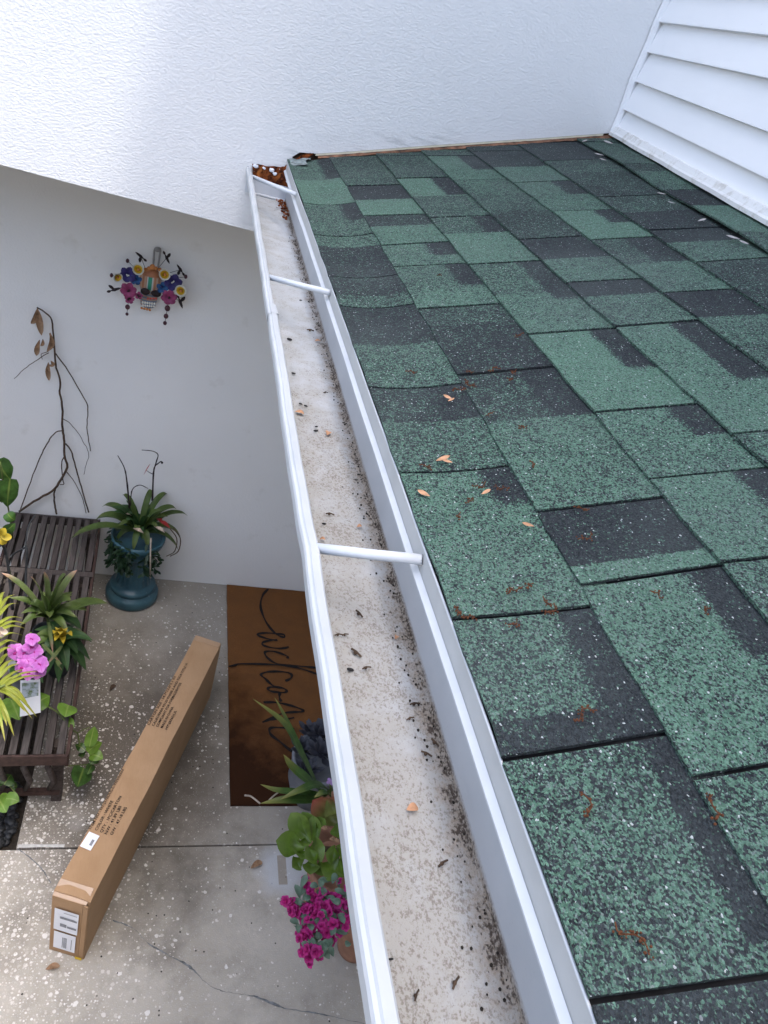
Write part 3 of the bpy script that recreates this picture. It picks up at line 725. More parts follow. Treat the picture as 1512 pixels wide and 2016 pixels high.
# sealant bead and clotted leaf mould in the far end
V = []; b = MB()
for i in range(70):
    x = .311-abs(RND.gauss(0, .016)); y = 2.40+RND.random()**.6*.235
    b.ball((x, y, FZ+.002+RND.random()*.006), RND.uniform(.002, .0055), 6, 4, (1, 1.3, .6))
o = b.build('leaf_mould', M['rust'], gut); o['label'] = 'rust brown clot of wet debris in the far end'
b = MB()
for i in range(420):
    y = -.3+RND.random()**.8*2.6; x = .3105-abs(RND.gauss(0, .0075+.006*(y < 1)))
    if x < .21: continue
    b.ball((x, y, FZ+.0012), RND.uniform(.0007, .0017), 5, 3, (1, 1.2, .7))
o = b.build('silt_grains', M['soil'], gut); o['kind'] = 'stuff'
sweep('sealant', [(.2040, FZ+.001, 0), (.2050, FZ+.006, 0), (.2080, FZ+.001, 0)], 2.40, WY-.013, 10, M['white_metal'])
b = MB().tube([(.205, 2.645, FZ+.003), (.24, 2.643, FZ+.004), (.29, 2.646, FZ+.003), (.31, 2.644, FZ+.004)], .004, 7); b.build('sealant', M['white_metal'], gut)

# ------------------------------------------------------------------ slatted bench
BZ = .40
bench = thing('slatted_bench', 'weathered dark wooden slatted bench against the porch wall', 'bench', (-.43, 2.57, 0))
bR0, bR1 = Vector((-.238, 3.30, 0)), Vector((-.182, 1.835, 0))
bdir = (bR1-bR0).normalized(); bside = Vector((bdir.y, -bdir.x, 0))      # towards the left
if bside.x > 0: bside = -bside
L = (bR1-bR0).length; MID = .42
def bpt(s_, t_, z): q = bR0+bdir*s_+bside*t_; return Vector((q.x, q.y, z))
for i in range(10):
    for (s0, s1, o_) in ((.012, MID-.004, 0), (MID+.038, L-.012, .004)):
        t0 = .006+i*.0405+o_+RND.uniform(-.001, .001)
        MB().obox(bpt(s0, t0, BZ-.045), bdir*(s1-s0), bside*.0245, Vector((0, 0, .045+RND.uniform(-.001, .001)))).build('slat', M['slat'], bench)
MB().obox(bpt(MID, -.004, BZ-.048), bdir*.034, bside*.424, Vector((0, 0, .046))).build('crossbar', M['slat'], bench)
MB().obox(bpt(0, -.004, BZ-.05), bdir*.010, bside*.424, Vector((0, 0, .051))).build('end_rail', M['slat'], bench)
MB().obox(bpt(L-.010, -.004, BZ-.053), bdir*.010, bside*.424, Vector((0, 0, .053))).build('end_rail', M['rail'], bench)
MB().obox(bpt(.02, -.009, BZ-.085), bdir*(L-.04), bside*.012, Vector((0, 0, .070))).build('side_rail', M['rail'], bench)
MB().obox(bpt(.02, .401, BZ-.085), bdir*(L-.04), bside*.012, Vector((0, 0, .070))).build('side_rail', M['rail'], bench)
for s_ in (.06, MID+.02, L-.12):
    for t_ in (.012, .365):
        MB().obox(bpt(s_, t_, 0.0005), bdir*.04, bside*.04, Vector((0, 0, BZ-.052))).build('leg', M['slat'], bench)
for i in range(4):
    t_ = .05+i*.085
    MB().tube([bpt(L-.07, t_, BZ-.05), bpt(L-.05, t_+.015, BZ-.13), bpt(L-.045, t_-.01, BZ-.21), bpt(L-.07, t_+.01, BZ-.30)], [.008, .012, .012, .008], 8).build('curved_brace', M['slat'], bench, True)
MB().obox(bpt(L-.095, .02, .05), bdir*.02, bside*.36, Vector((0, 0, .025))).build('stretcher', M['rail'], bench)

# ------------------------------------------------------------------ long carton
BH = .37
c0 = atz(92, 1872, 0); c1 = atz(165, 1887, 0); c2 = atz(413, 1372, 0)
bl = Vector((c2.x-c1.x, c2.y-c1.y, 0)); BL = bl.length; bl.normalize(); bw = Vector((-bl.y, bl.x, 0)); BWD = .125
carton = thing('carton', 'long tan cardboard carton with printed text lying on the patio', 'carton', (c1.x, c1.y, 0))
O = Vector((c1.x, c1.y, 0))
def bp(s_, t_, z): return O+bl*s_+bw*t_+Vector((0, 0, z))
bmh = bmesh.new()
ns, nw_, nz = 26, 4, 5
def bend(q):
    k = mnoise.noise(q*5)*.0022+mnoise.noise(q*17)*.0009; return k
vv = {}
def gv(i, j, k):
    key = (i, j, k)
    if key not in vv:
        s_ = BL*i/ns; t_ = BWD*j/nw_; z = .001+BH*k/nz
        q = bp(s_, t_, z); d = bend(q)
        if j in (0, nw_): q += bw*d*(1.0)
        if k == nz: q += Vector((0, 0, d-.003*math.sin(math.pi*t_/BWD)*math.sin(math.pi*s_/BL)))
        if i in (0, ns): q += bl*d*2
        r_ = .0025                                             # softened, crushed corners
        if k == nz and j in (0, nw_): q += Vector((0, 0, -r_))+bw*(r_ if j == 0 else -r_)*.5
        if i == 0 and k == nz: q += bl*.006+Vector((0, 0, -.004))
        vv[key] = bmh.verts.new(q)
    return vv[key]
for i in range(ns):
    for j in range(nw_):
        bmh.faces.new((gv(i, j, nz), gv(i+1, j, nz), gv(i+1, j+1, nz), gv(i, j+1, nz))); bmh.faces.new((gv(i, j, 0), gv(i, j+1, 0), gv(i+1, j+1, 0), gv(i+1, j, 0)))
    for k in range(nz):
        bmh.faces.new((gv(i, 0, k), gv(i+1, 0, k), gv(i+1, 0, k+1), gv(i, 0, k+1))); bmh.faces.new((gv(i, nw_, k), gv(i, nw_, k+1), gv(i+1, nw_, k+1), gv(i+1, nw_, k)))
for j in range(nw_):
    for k in range(nz):
        bmh.faces.new((gv(0, j, k), gv(0, j, k+1), gv(0, j+1, k+1), gv(0, j+1, k))); bmh.faces.new((gv(ns, j, k), gv(ns, j+1, k), gv(ns, j+1, k+1), gv(ns, j, k+1)))
bmesh.ops.recalc_face_normals(bmh, faces=bmh.faces[:])
me = bpy.data.meshes.new('carton_body'); bmh.to_mesh(me); bmh.free(); me.materials.append(M['card'])
o = bpy.data.objects.new('body', me); C.objects.link(o); o.parent = carton; o.location = -O; o['_w'] = tuple(O)
# end flap standing a little open at the near end
FW = -bl
def fp(t_, z, d=.0): return O+bw*t_+Vector((0, 0, z))-bl*(.006+d)
MB().obox(fp(.002, .004), bw*.0165, bl*.003, Vector((0, 0, BH-.02))).build('side_flap', M['card'], carton)
MB().obox(fp(.020, .004, -.001), bw*(BWD-.022), bl*.003, Vector((0, 0, BH-.016))).build('end_flap', M['card'], carton)
MB().obox(fp(.010, BH-.012, -.002), bw*(BWD-.012), bl*.05+Vector((0, 0, .0142)), Vector((0, 0, .0012))).build('tape', M['tape'], carton)
MB().obox(bp(BL-.03, .004, BH+.001), bl*.031, bw*(BWD-.008), Vector((0, 0, .0012))).build('tape', M['tape'], carton)
def decal(name, org, ex, ey, nrm, w_, h_, mat, lift=.0035):
    o_ = org+nrm*lift; return link_mesh(name, [o_, o_+ex*w_, o_+ex*w_+ey*h_, o_+ey*h_], [(0, 1, 2, 3)], mat, carton)
Zv = Vector((0, 0, 1))
def fdec(name, t0, z0, w_, h_, mat, lift): return decal(name, O+bw*t0+Zv*z0-bl*.009, bw, Zv, -bl, w_, h_, mat, lift)
lab = fdec('shipping_label', .028, .165, .082, .135, M['paper'], .0015)
for (z, h_, a_, b_) in ((.285, .003, .005, .05), (.246, .013, .012, .062), (.246, .011, .004, .014), (.196, .012, .004, .036), (.196, .020, .038, .060)):
    fdec('label_print', .028+a_, z, b_-a_, h_, M['grey_ink'], .003).parent = lab
lab2 = fdec('shipping_label', .031, .042, .076, .112, M['paper'], .0018)
for a_ in (.012, .030, .034, .038, .043): fdec('label_print', .031+a_, .058, .0022, .07, M['grey_ink'], .0032).parent = lab2
fdec('yellow_sticker', .004, .006, .024, .016, M['yellow'], .0022)
st = atz(168, 1663, BH+.002)
def topxy(px_, py_): q = atz(px_, py_, BH)-O; return q.dot(bl), q.dot(bw)
s0, t0 = topxy(178, 1676)
stk = link_mesh('top_sticker', [bp(s0, t0, BH+.0035), bp(s0+.058, t0-.004, BH+.0035), bp(s0+.062, t0+.036, BH+.0035), bp(s0+.004, t0+.040, BH+.0035)], [(0, 1, 2, 3)], M['paper'], carton)
link_mesh('label_print', [bp(s0+.016, t0+.005, BH+.0042), bp(s0+.038, t0+.004, BH+.0042), bp(s0+.039, t0+.013, BH+.0042), bp(s0+.017, t0+.014, BH+.0042)], [(0, 1, 2, 3)], M['grey_ink'], carton)
def printed(txt, org, ex, ey, length, height, mat=None, name='printed_text', parent=None):
    cu = bpy.data.curves.new('t', 'FONT'); cu.body = txt; cu.size = 1.0; cu.resolution_u = 2; cu.offset = .012
    to = bpy.data.objects.new('t', cu); C.objects.link(to)
    dg = bpy.context.evaluated_depsgraph_get(); dg.update(); me_ = to.evaluated_get(dg).to_mesh()
    P = [v_.co.copy() for v_ in me_.vertices]; Fs = [tuple(q.vertices) for q in me_.polygons]
    to.to_mesh_clear(); bpy.data.objects.remove(to); bpy.data.curves.remove(cu)
    x0 = min(q.x for q in P); x1 = max(q.x for q in P); k = length/(x1-x0)
    return link_mesh(name, [org+ex*((q.x-x0)*k)+ey*(q.y*height/.7) for q in P], Fs, mat or M['ink'], parent or carton)
lines = [("ITEM NO : HY-J376DUL-L-WH/mixed", (177, 1633), (243, 1516)), ("COLOR : WHITE", (189, 1636), (220, 1577)), ("QTY : 1PC/CARTON", (199, 1640), (235, 1568)), ("NW : 41.89 LBS", (208, 1643), (238, 1588)), ("GW : 47.18 LBS", (219, 1645), (248, 1590)),
         ("CARTON SIZE : 54.7*13.6*5.1 IN", (292, 1428), (345, 1333)), ("CALIFORNIA 93120 PHASE 2 AND TSCA TITLE VI", (301, 1430), (370, 1308)), ("COMPLIANT FOR FORMALDEHYDE", (309, 1432), (358, 1346)), ("MADE IN CHINA", (318, 1434), (341, 1393)), ("HY-J376DUL", (327, 1437), (347, 1400))]
for txt, a_, b_ in lines:
    sa, ta = topxy(*a_); sb, tb = topxy(*b_)
    printed(txt, bp(sa, ta-.004, BH+.0032), bl, bw, max(.05, sb-sa), .0100)
# ------------------------------------------------------------------ doormat
ma, mb_, mc = atz(445, 1153, 0), atz(598, 1164, 0), atz(456, 1587, 0)
MX0, MX1, MY0, MY1 = .484, 1.094, 1.890, 3.322
mat_o = thing('doormat', 'brown coir doormat with black script lettering by the porch wall', 'doormat', ((MX0+MX1)/2, (MY0+MY1)/2, 0))
V = []; F = []; nx, ny = 14, 40
fold = atz(450, 1313, 0).y
for top in (1, 0):
    for j in range(ny+1):
        for i in range(nx+1):
            x = MX0+(MX1-MX0)*i/nx; y = MY0+(MY1-MY0)*j/ny
            z = .014+.006*math.exp(-((y-fold)/.018)**2)+.0015*mnoise.noise(Vector((x*9, y*9, 0))) if top else .0008
            if i in (0, nx) or j in (0, ny): z *= .8 if top else 1
            V.append((x+.002*mnoise.noise(Vector((x*30, y*30, 1))), y+.002*mnoise.noise(Vector((x*30, y*30, 5))), z))
m = nx+1; K = m*(ny+1)
for j in range(ny):
    for i in range(nx): F.append((j*m+i, j*m+i+1, (j+1)*m+i+1, (j+1)*m+i))
rim = [i for i in range(m)]+[j*m+nx for j in range(1, ny+1)]+[ny*m+i for i in range(nx-1, -1, -1)]+[j*m for j in range(ny-1, 0, -1)]
for a_, b_ in zip(rim, rim[1:]+rim[:1]): F.append((a_, a_+K, b_+K, b_))
link_mesh('pile', V, F, M['coir'], mat_o)
# lettering "welcome": pen strokes traced on the mat, running along its length
def mp(px_, py_): return atz(430+px_/4.291, 1130+py_/4.291, .016)
strokes = [
 [(420, 128), (375, 180), (355, 260), (372, 340), (410, 420), (470, 495), (520, 528), (555, 535), (552, 515), (500, 508), (400, 500), (335, 508), (335, 520), (400, 545), (470, 560), (495, 558), (430, 565), (375, 580), (375, 600), (430, 620), (520, 630), (585, 622)],
 [(585, 622), (590, 612)],
 [(580, 715), (585, 700), (545, 680), (470, 655), (405, 655), (392, 675), (420, 715), (480, 755), (560, 775), (680, 785), (790, 795), (830, 800)],
 [(840, 848), (760, 825), (640, 795), (520, 775), (380, 768), (180, 768), (140, 778), (85, 785)],
 [(565, 905), (600, 890), (620, 865), (600, 840), (520, 826), (420, 828), (365, 845), (365, 862), (400, 890), (440, 930), (480, 955), (540, 965), (575, 985), (560, 1002), (500, 1000), (440, 990), (418, 972), (440, 958), (520, 960)],
 [(520, 1000), (515, 1040), (530, 1080)],
 [(380, 1085), (470, 1085), (560, 1100), (650, 1125), (710, 1150), (705, 1165), (640, 1168), (540, 1180), (430, 1230), (370, 1255)],
 [(430, 1232), (500, 1225), (560, 1230), (640, 1215)],
 [(640, 1310), (540, 1300), (450, 1300), (430, 1325), (450, 1365), (520, 1420), (600, 1485), (680, 1530)],
]
lv = MB()
for st_ in strokes:
    P = [mp(*q) for q in st_]; n_ = max(6, len(P)*5); S = smoothpath(P, n_); VV = []; FF = []
    for i, q in enumerate(S):
        d = S[min(i+1, n_)]-S[max(i-1, 0)]; d.z = 0
        if d.length < 1e-6: d = Vector((1, 0, 0))
        d.normalize(); a_ = Vector((-d.y, d.x, 0))*(.0062+.002*math.sin(i*.6))
        z = .0170+.006*math.exp(-((q.y-fold)/.018)**2)+.0015*mnoise.noise(Vector((q.x*9, q.y*9, 0)))+.0006
        VV += [(q.x+a_.x, q.y+a_.y, z), (q.x-a_.x, q.y-a_.y, z)]
    lv.add(VV, [(2*i, 2*i+1, 2*i+3, 2*i+2) for i in range(n_)])
lv.build('lettering', M['matink'], mat_o)

# ------------------------------------------------------------------ blue pedestal and its plants
PC = Vector((-.035, 3.175, 0))
ped = thing('pedestal_planter', 'blue glazed fluted pedestal planter beside the slatted bench', 'planter', PC)
MB().lathe([(.0, .001), (.128, .001), (.136, .012), (.137, .045), (.130, .060), (.112, .068), (.110, .076), (.118, .082), (.119, .096), (.110, .106), (.098, .110), (.092, .125)], PC, 48).build('base', M['glaze'], ped, True)
MB().lathe([(.092, .125), (.086, .16), (.083, .24), (.085, .30), (.092, .315)], PC, 96, 16, .008, (.15, .305)).build('fluted_column', M['glaze'], ped, True)
MB().lathe([(.092, .315), (.104, .322), (.104, .334), (.098, .340), (.110, .356), (.128, .380), (.136, .405), (.136, .425), (.128, .427), (.122, .415), (.116, .395), (.0, .392)], PC, 48).build('bowl', M['glaze'], ped, True)
pz = .43
brom = thing('bromeliad_plant', 'green bromeliad with pale and red bracts and dark dead spikes in blue pedestal', 'plant', PC+Vector((0, 0, .40)))
cB = PC+Vector((0, 0, .42))
def leafobj(parent, pts, width, shape, mat, name='leaf', **k):
    return MB().leaf(pts, width, shape, **k).build(name, M[mat], parent, True)
def pxl(*pz_): return [atz(x, y, z) for x, y, z in pz_]
for tip, h0, wd in (((140, 1060), .42, .034), ((187, 1025), .46, .042), ((200, 998), .50, .036), ((370, 1016), .50, .026), ((348, 1003), .56, .030), ((330, 972), .60, .024), ((352, 1085), .33, .030), ((356, 1058), .40, .034), ((225, 1075), .35, .036), ((290, 1080), .42, .026), ((262, 1085), .40, .022), ((240, 975), .60, .022), ((300, 965), .62, .022)):
    t_ = atz(*tip, h0); d = t_-cB; mid = cB+d*.5+Vector((0, 0, .07)); q3 = cB+d*.82+Vector((0, 0, .045))
    leafobj(brom, [cB+d*.04+Vector((0, 0, .03)), mid, q3, t_], wd*1.45, 'strap', 'brom', fold=.35, n=12)
for i in range(24):
    a_ = i*2.4; r_ = .10+.05*((i*37) % 10)/10; zt = .60-.16*((i*13) % 10)/10
    t_ = PC+Vector((math.cos(a_)*r_, math.sin(a_)*r_*.8, zt)); d = t_-cB
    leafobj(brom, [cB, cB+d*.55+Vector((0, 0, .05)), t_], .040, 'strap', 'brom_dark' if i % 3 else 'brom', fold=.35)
for k_, (ang, rr, n_) in enumerate(((3.5, .135, 60), (4.3, .135, 80), (5.3, .14, 60), (2.6, .13, 30))):
    b = MB()
    for i in range(n_):
        aa = ang+RND.uniform(-.3, .3); q0 = PC+Vector((math.cos(aa)*rr, math.sin(aa)*rr, .43-RND.random()*.15)); d = Vector((RND.uniform(-1, 1), RND.uniform(-1, .2), RND.uniform(-1, .3))).normalized()*.042
        b.leaf([q0, q0+d*.6, q0+d], .017, 'petal', n=4, cols=2)
    b.build('trailing_frond', M['fern'], brom, True)
for tip, base_, mat_ in (((283, 1050), (262, 1040), 'cream_petal'), ((325, 1049), (303, 1036), 'cream_petal'), ((258, 1015), (245, 1010), 'cream_petal'), ((335, 1040), (308, 1022), 'red_bract'), ((322, 1030), (308, 1020), 'red_bract'), ((292, 985), (285, 972), 'cream_petal')):
    leafobj(brom, [atz(*base_, .53), atz((tip[0]+base_[0])/2, (tip[1]+base_[1])/2-2, .55), atz(*tip, .53)], .026, 'petal', mat_, 'bract', n=8)
def py_(x, y, yy): return aty(x, y, yy)
for pts, r_ in (([(255, 1000), (250, 950), (245, 922), (232, 897)], .0042), ([(257, 995), (260, 965), (275, 955), (292, 962)], .003), ([(300, 985), (303, 925), (312, 912), (318, 908)], .0045), ([(303, 925), (308, 908), (311, 895), (300, 888), (279, 886)], .0032), ([(300, 933), (294, 930), (288, 926)], .002)):
    MB().tube(smoothpath([py_(x, y, 3.14) for x, y in pts], 14), [r_*(1-.5*i/14)*(1.25 if i % 4 == 0 else 1) for i in range(15)], 6).build('flower_spike', M['stem_dark'], brom, True)
b = MB().ball(py_(319, 911, 3.14), .006, 6, 4); b.build('bud', M['stem_dark'], brom, True)
leafobj(brom, [py_(283, 935, 3.13), py_(289, 925, 3.13), py_(296, 913, 3.13)], .016, 'petal', 'red_bract', 'bract')
for x0 in (340, 347):
    MB().tube(smoothpath([py_(x0-6, 1040, 3.05), py_(x0+8, 1060, 3.04), py_(x0+4, 1085, 3.04), py_(x0-12, 1095, 3.05)], 12), .0028, 6).build('root', M['stem_brown'], brom, True)
MB().tube([py_(297, 1060, 3.03), py_(296, 1100, 3.03), py_(296, 1138, 3.03)], .004, 6).build('root', M['stem_pale'], brom, True)

# ------------------------------------------------------------------ dead vine on the porch wall
vine = thing('dead_vine', 'tall bare brown vine with withered leaves standing against the porch wall', 'plant', (-.45, 3.30, 0))
VY = 3.30
def vt(pts, r0, r1, name='stem', mat='stem_brown', n=24, dy=0.0):
    P = smoothpath([aty(x/3.15, 580+y/3.15, VY+dy) for x, y in pts], n)
    P = [q+Vector((mnoise.noise(q*40)*.003, 0, mnoise.noise(q*40+Vector((4, 0, 0)))*.003)) for q in P]
    MB().tube(P, [r0+(r1-r0)*i/n for i in range(n+1)], 6).build(name, M[mat], vine, True)
P0 = [aty(x/3.15, 580+y/3.15, VY) for x, y in ((130, 1340), (225, 1275), (330, 1220), (360, 1170), (420, 1060))]
vt([(120, 1345), (230, 1270), (330, 1215), (365, 1165), (418, 1070), (400, 1000), (398, 900), (388, 830), (385, 690), (370, 600), (375, 535), (348, 450), (340, 360), (330, 240), (318, 150), (270, 105), (228, 78)], .0065, .0030, n=60)
vt([(345, 365), (420, 470), (530, 660), (545, 720), (540, 830), (560, 970)], .0030, .0022)
vt([(395, 840), (340, 860), (280, 945), (220, 1080), (120, 1350)], .003, .003)
vt([(405, 925), (440, 970), (480, 1110), (550, 1350)], .0035, .0035)
vt([(385, 765), (450, 815), (510, 900), (550, 985), (535, 1050), (520, 1115)], .0018, .0012)
vt([(415, 1100), (460, 1160), (510, 1260), (535, 1355)], .0022, .0018)
vt([(400, 1000), (383, 1050), (388, 1140), (395, 1175), (370, 1180)], .003, .002)
vt([(355, 1180), (335, 1240), (340, 1310), (352, 1360)], .0042, .0045)
vt([(300, 360), (250, 390), (160, 455), (88, 520)], .0022, .0012)
vt([(340, 320), (290, 355), (255, 370), (260, 400)], .002, .0012)
for (a_, b_, c_, wd) in (((230, 85), (235, 150), (258, 255), .030), ((225, 95), (210, 150), (195, 182), .022), ((245, 280), (225, 330), (228, 380), .024), ((265, 275), (262, 300), (255, 320), .016), ((310, 235), (315, 290), (290, 360), .020), ((305, 240), (325, 300), (300, 350), .016), ((300, 420), (292, 470), (305, 535), .022), ((315, 410), (325, 430), (300, 440), .018)):
    leafobj(vine, [aty(q[0]/3.15, 580+q[1]/3.15, VY-.012+.006*i) for i, q in enumerate((a_, b_, c_))], wd, 'petal', 'dry', 'withered_leaf', up=(.6, -1, .2), fold=.7, n=8)

# ------------------------------------------------------------------ plants on and round the bench
def star_plant(name, label, ctr, tips, wd, mat, arch=.06, group=None, shape='strap', fold=.35):
    t = thing(name, label, 'plant', ctr, group)
    for q in tips:
        tip, w_ = q[0], (q[1] if len(q) > 1 else wd); d = tip-Vector(ctr); ar = arch*min(1, d.length/.2)
        leafobj(t, [Vector(ctr)+d*.03, Vector(ctr)+d*.5+Vector((0, 0, ar)), Vector(ctr)+d*.8+Vector((0, 0, ar*.7)), tip], w_, shape, mat, fold=fold, n=12)
    return t
def pot(parent, c, r, h, mat='terra'):
    c = Vector(c); MB().lathe([(0, .001), (r*.72, .001), (r*.78, h*.1), (r*.96, h*.82), (r*1.05, h*.83), (r*1.06, h), (r*.95, h), (r*.92, h*.9), (0, h*.88)], c, 28).build('pot', M[mat], parent, True)
ctr = atz(95, 1215, .62)
bp1 = star_plant('bromeliad_plant', 'bromeliad with long pink-tipped straps on the bench slats', ctr, [], .03, 'brom_pink')
pot(bp1, (ctr.x, ctr.y, BZ+.002), .055, .14, 'iron')
for tip, h, w_, mat_ in (((3, 1128), .78, .018, 'brom_pink'), ((60, 1135), .86, .016, 'brom_pink'), ((87, 1125), .88, .020, 'brom_pink'), ((152, 1122), .80, .020, 'brom_pink'), ((130, 1130), .86, .040, 'brom'), ((140, 1182), .74, .030, 'brom'), ((213, 1188), .60, .034, 'brom'), ((172, 1202), .62, .034, 'brom'), ((65, 1215), .64, .020, 'brom_pink'), ((105, 1282), .50, .018, 'brom_pink'), ((160, 1240), .56, .040, 'brom_dark'), ((80, 1170), .76, .030, 'brom'), ((55, 1190), .68, .026, 'brom')):
    t_ = atz(*tip, h); d = t_-ctr
    leafobj(bp1, [ctr+d*.03, ctr+d*.5+Vector((0, 0, .03)), ctr+d*.8+Vector((0, 0, .02)), t_], w_*1.55, 'strap', mat_, fold=.4, n=12)
ctr = atz(118, 1262, .58)
bp2 = thing('bromeliad_plant', 'bromeliad with yellow star bracts and broad dark leaves on bench edge', 'plant', (ctr.x, ctr.y, BZ))
pot(bp2, (ctr.x, ctr.y, BZ+.002), .05, .12, 'iron')
for tip, h, w_ in (((182, 1265), .52, .038), ((170, 1320), .46, .052), ((150, 1312), .44, .050), ((115, 1345), .46, .036), ((90, 1330), .50, .038), ((75, 1290), .56, .036), ((140, 1290), .50, .05), ((178, 1300), .48, .046), ((95, 1250), .62, .04), ((128, 1318), .42, .05)):
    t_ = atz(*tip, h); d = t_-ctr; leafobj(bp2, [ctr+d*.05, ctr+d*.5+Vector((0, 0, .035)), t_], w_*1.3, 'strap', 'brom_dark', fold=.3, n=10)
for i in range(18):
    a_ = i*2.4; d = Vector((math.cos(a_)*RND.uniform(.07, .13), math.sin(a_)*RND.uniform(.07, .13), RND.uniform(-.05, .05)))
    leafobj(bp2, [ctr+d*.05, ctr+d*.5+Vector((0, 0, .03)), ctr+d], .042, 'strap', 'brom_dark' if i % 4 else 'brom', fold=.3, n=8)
for i in range(12):
    a_ = i*2.4+.7; c_ = Vector(bp1['_w']); d = Vector((math.cos(a_)*RND.uniform(.08, .15), math.sin(a_)*RND.uniform(.08, .15), RND.uniform(-.02, .12)))
    leafobj(bp1, [c_+d*.05, c_+d*.5+Vector((0, 0, .03)), c_+d], .036, 'strap', 'brom', fold=.35, n=8)
for tip, h in (((142, 1252), .62), ((130, 1242), .66), ((105, 1248), .66), ((112, 1240), .68), ((108, 1262), .64), ((125, 1268), .62), ((118, 1250), .70)):
    t_ = atz(*tip, h+.08); d = t_-ctr; leafobj(bp2, [ctr, ctr+d*.6+Vector((0, 0, .03)), t_], .026, 'strap', 'yellow_bract', 'bract', fold=.3)
for a_, b_ in (((83, 1268), (122, 1308)), ((122, 1272), (92, 1310)), ((96, 1225), (104, 1285)), ((112, 1300), (121, 1320))):
    leafobj(bp2, [atz(*a_, .66), atz((a_[0]+b_[0])/2, (a_[1]+b_[1])/2, .665), atz(*b_, .63)], .014, 'strap', 'brom_pink')

# pink orchid: stem, blooms of five petals and a lip, and a picture card
orch = thing('orchid', 'potted orchid with bright pink blossoms beside the palm fronds', 'orchid', (atz(45, 1330, .42).x, atz(45, 1330, .42).y, BZ))
oc = atz(45, 1340, .42); pot(orch, (oc.x, oc.y, BZ+.002), .05, .11, 'greypot')
MB().tube(smoothpath([oc, atz(52, 1330, .60), atz(58, 1290, .80), atz(64, 1262, .85), atz(60, 1245, .86)], 16), .0035, 7).build('flower_stem', M['stem_green'], orch, True)
tocam = Vector((0, 0, CAMZ))
def bloom(px_, py2, z, r, parent, mat='orchid', lipm='orchid_lip', np_=5):
    c_ = atz(px_, py2, z); nd = ((tocam-c_).normalized()+Vector((RND.uniform(-.5, .5), RND.uniform(-.5, .5), RND.uniform(-.2, .5)))).normalized()
    a_ = nd.orthogonal().normalized(); b_ = nd.cross(a_); b = MB(); sp = RND.uniform(0, 6)
    for k in range(np_):
        t = sp+2*math.pi*k/np_; d = a_*math.cos(t)+b_*math.sin(t); rr = r*(1.0 if k % 2 else 1.15)
        b.leaf([c_, c_+d*rr*.5+nd*r*.10, c_+d*rr-nd*r*.10], rr*(1.05 if k % 2 else .85), 'petal', up=nd, fold=.1, n=6)
    o_ = b.build('blossom', M[mat], parent, True)
    if lipm:
        b = MB(); b.leaf([c_+nd*.002, c_+nd*r*.35-Vector((0, 0, r*.2)), c_+nd*r*.3-Vector((0, 0, r*.55))], r*.5, 'petal', up=nd, fold=.4, n=5)
        q = b.build('lip', M[lipm], o_, True)
for x, y, z in ((63, 1258, .86), (60, 1272, .84), (32, 1283, .82), (45, 1284, .82), (68, 1282, .82), (52, 1300, .80), (72, 1300, .80), (62, 1312, .78), (76, 1320, .77), (56, 1325, .78), (44, 1312, .79), (80, 1308, .80)):
    bloom(x, y, z, RND.uniform(.023, .030), orch)
for tip in ((20, 1330), (30, 1300), (85, 1345)):
    t_ = atz(*tip, .62); leafobj(orch, [oc+Vector((0, 0, .06)), oc.lerp(t_, .5)+Vector((0, 0, .06)), t_], .045, 'strap', 'brom_dark')
card = thing('plant_card', 'white plant card with a printed picture stuck beside the pink orchid', 'card', atz(60, 1410, .55))
A_, B_, C_, D_ = atz(40, 1340, .70), atz(79, 1338, .70), atz(80, 1403, .56), atz(39, 1411, .54)
nn_ = (B_-A_).cross(D_-A_).normalized()
if nn_.dot(tocam-A_) < 0: nn_ = -nn_
MB().add([A_, B_, C_, D_]+[q-nn_*.0015 for q in (A_, B_, C_, D_)], [(0, 1, 2, 3), (7, 6, 5, 4), (0, 4, 5, 1), (1, 5, 6, 2), (2, 6, 7, 3), (3, 7, 4, 0)]).build('card_sheet', M['paper'], card)
a = N('card_picture', .5, .3); c = a.mix(a.ramp(a.noise(a.pos(), 45, 3), .4, .6), (.10, .16, .05), (.42, .48, .55)); a.col(c)
def cq(s_, t_): return A_.lerp(B_, s_).lerp(D_.lerp(C_, s_), t_)+nn_*.002
link_mesh('picture', [cq(.08, .06), cq(.92, .06), cq(.9, .46), cq(.08, .5)], [(0, 1, 2, 3)], a.m, card)

# palm: fronds with many narrow leaflets
palm = thing('palm_plant', 'yellow-green palm with narrow leaflets in sun beside the bench', 'palm', (-.66, 2.02, 0))
MB().lathe([(0, .001), (.12, .001), (.15, .24), (.16, .25), (.16, .28), (.14, .28), (0, .26)], (-.76, 2.05, 0), 28).build('pot', M['terra'], palm, True)
def frond(base, mid, tip, ln, wd, n_, droop=.08, side=(1, -1)):
    P = smoothpath([base, mid, tip], n_); b = MB().tube(P, [.006*(1-.7*i/n_) for i in range(n_+1)], 6); b.build('frond_stalk', M['stem_green'], palm, True)
    for i in range(3, n_+1):
        d = (P[i]-P[i-1]).normalized(); sd = d.cross(Vector((0, 0, 1))).normalized(); k = math.sin(math.pi*(.18+.75*i/n_))
        for s_ in side:
            l_ = ln*k*RND.uniform(.85, 1.1); t_ = P[i]+(sd*s_*.86+d*.55).normalized()*l_-Vector((0, 0, droop*k*RND.uniform(.6, 1.3)))
            MB().leaf([P[i], P[i].lerp(t_, .5)+Vector((0, 0, .02)), t_], wd, 'blade', fold=.3, n=8, cols=2).build('leaflet', M['palm'], palm, True)
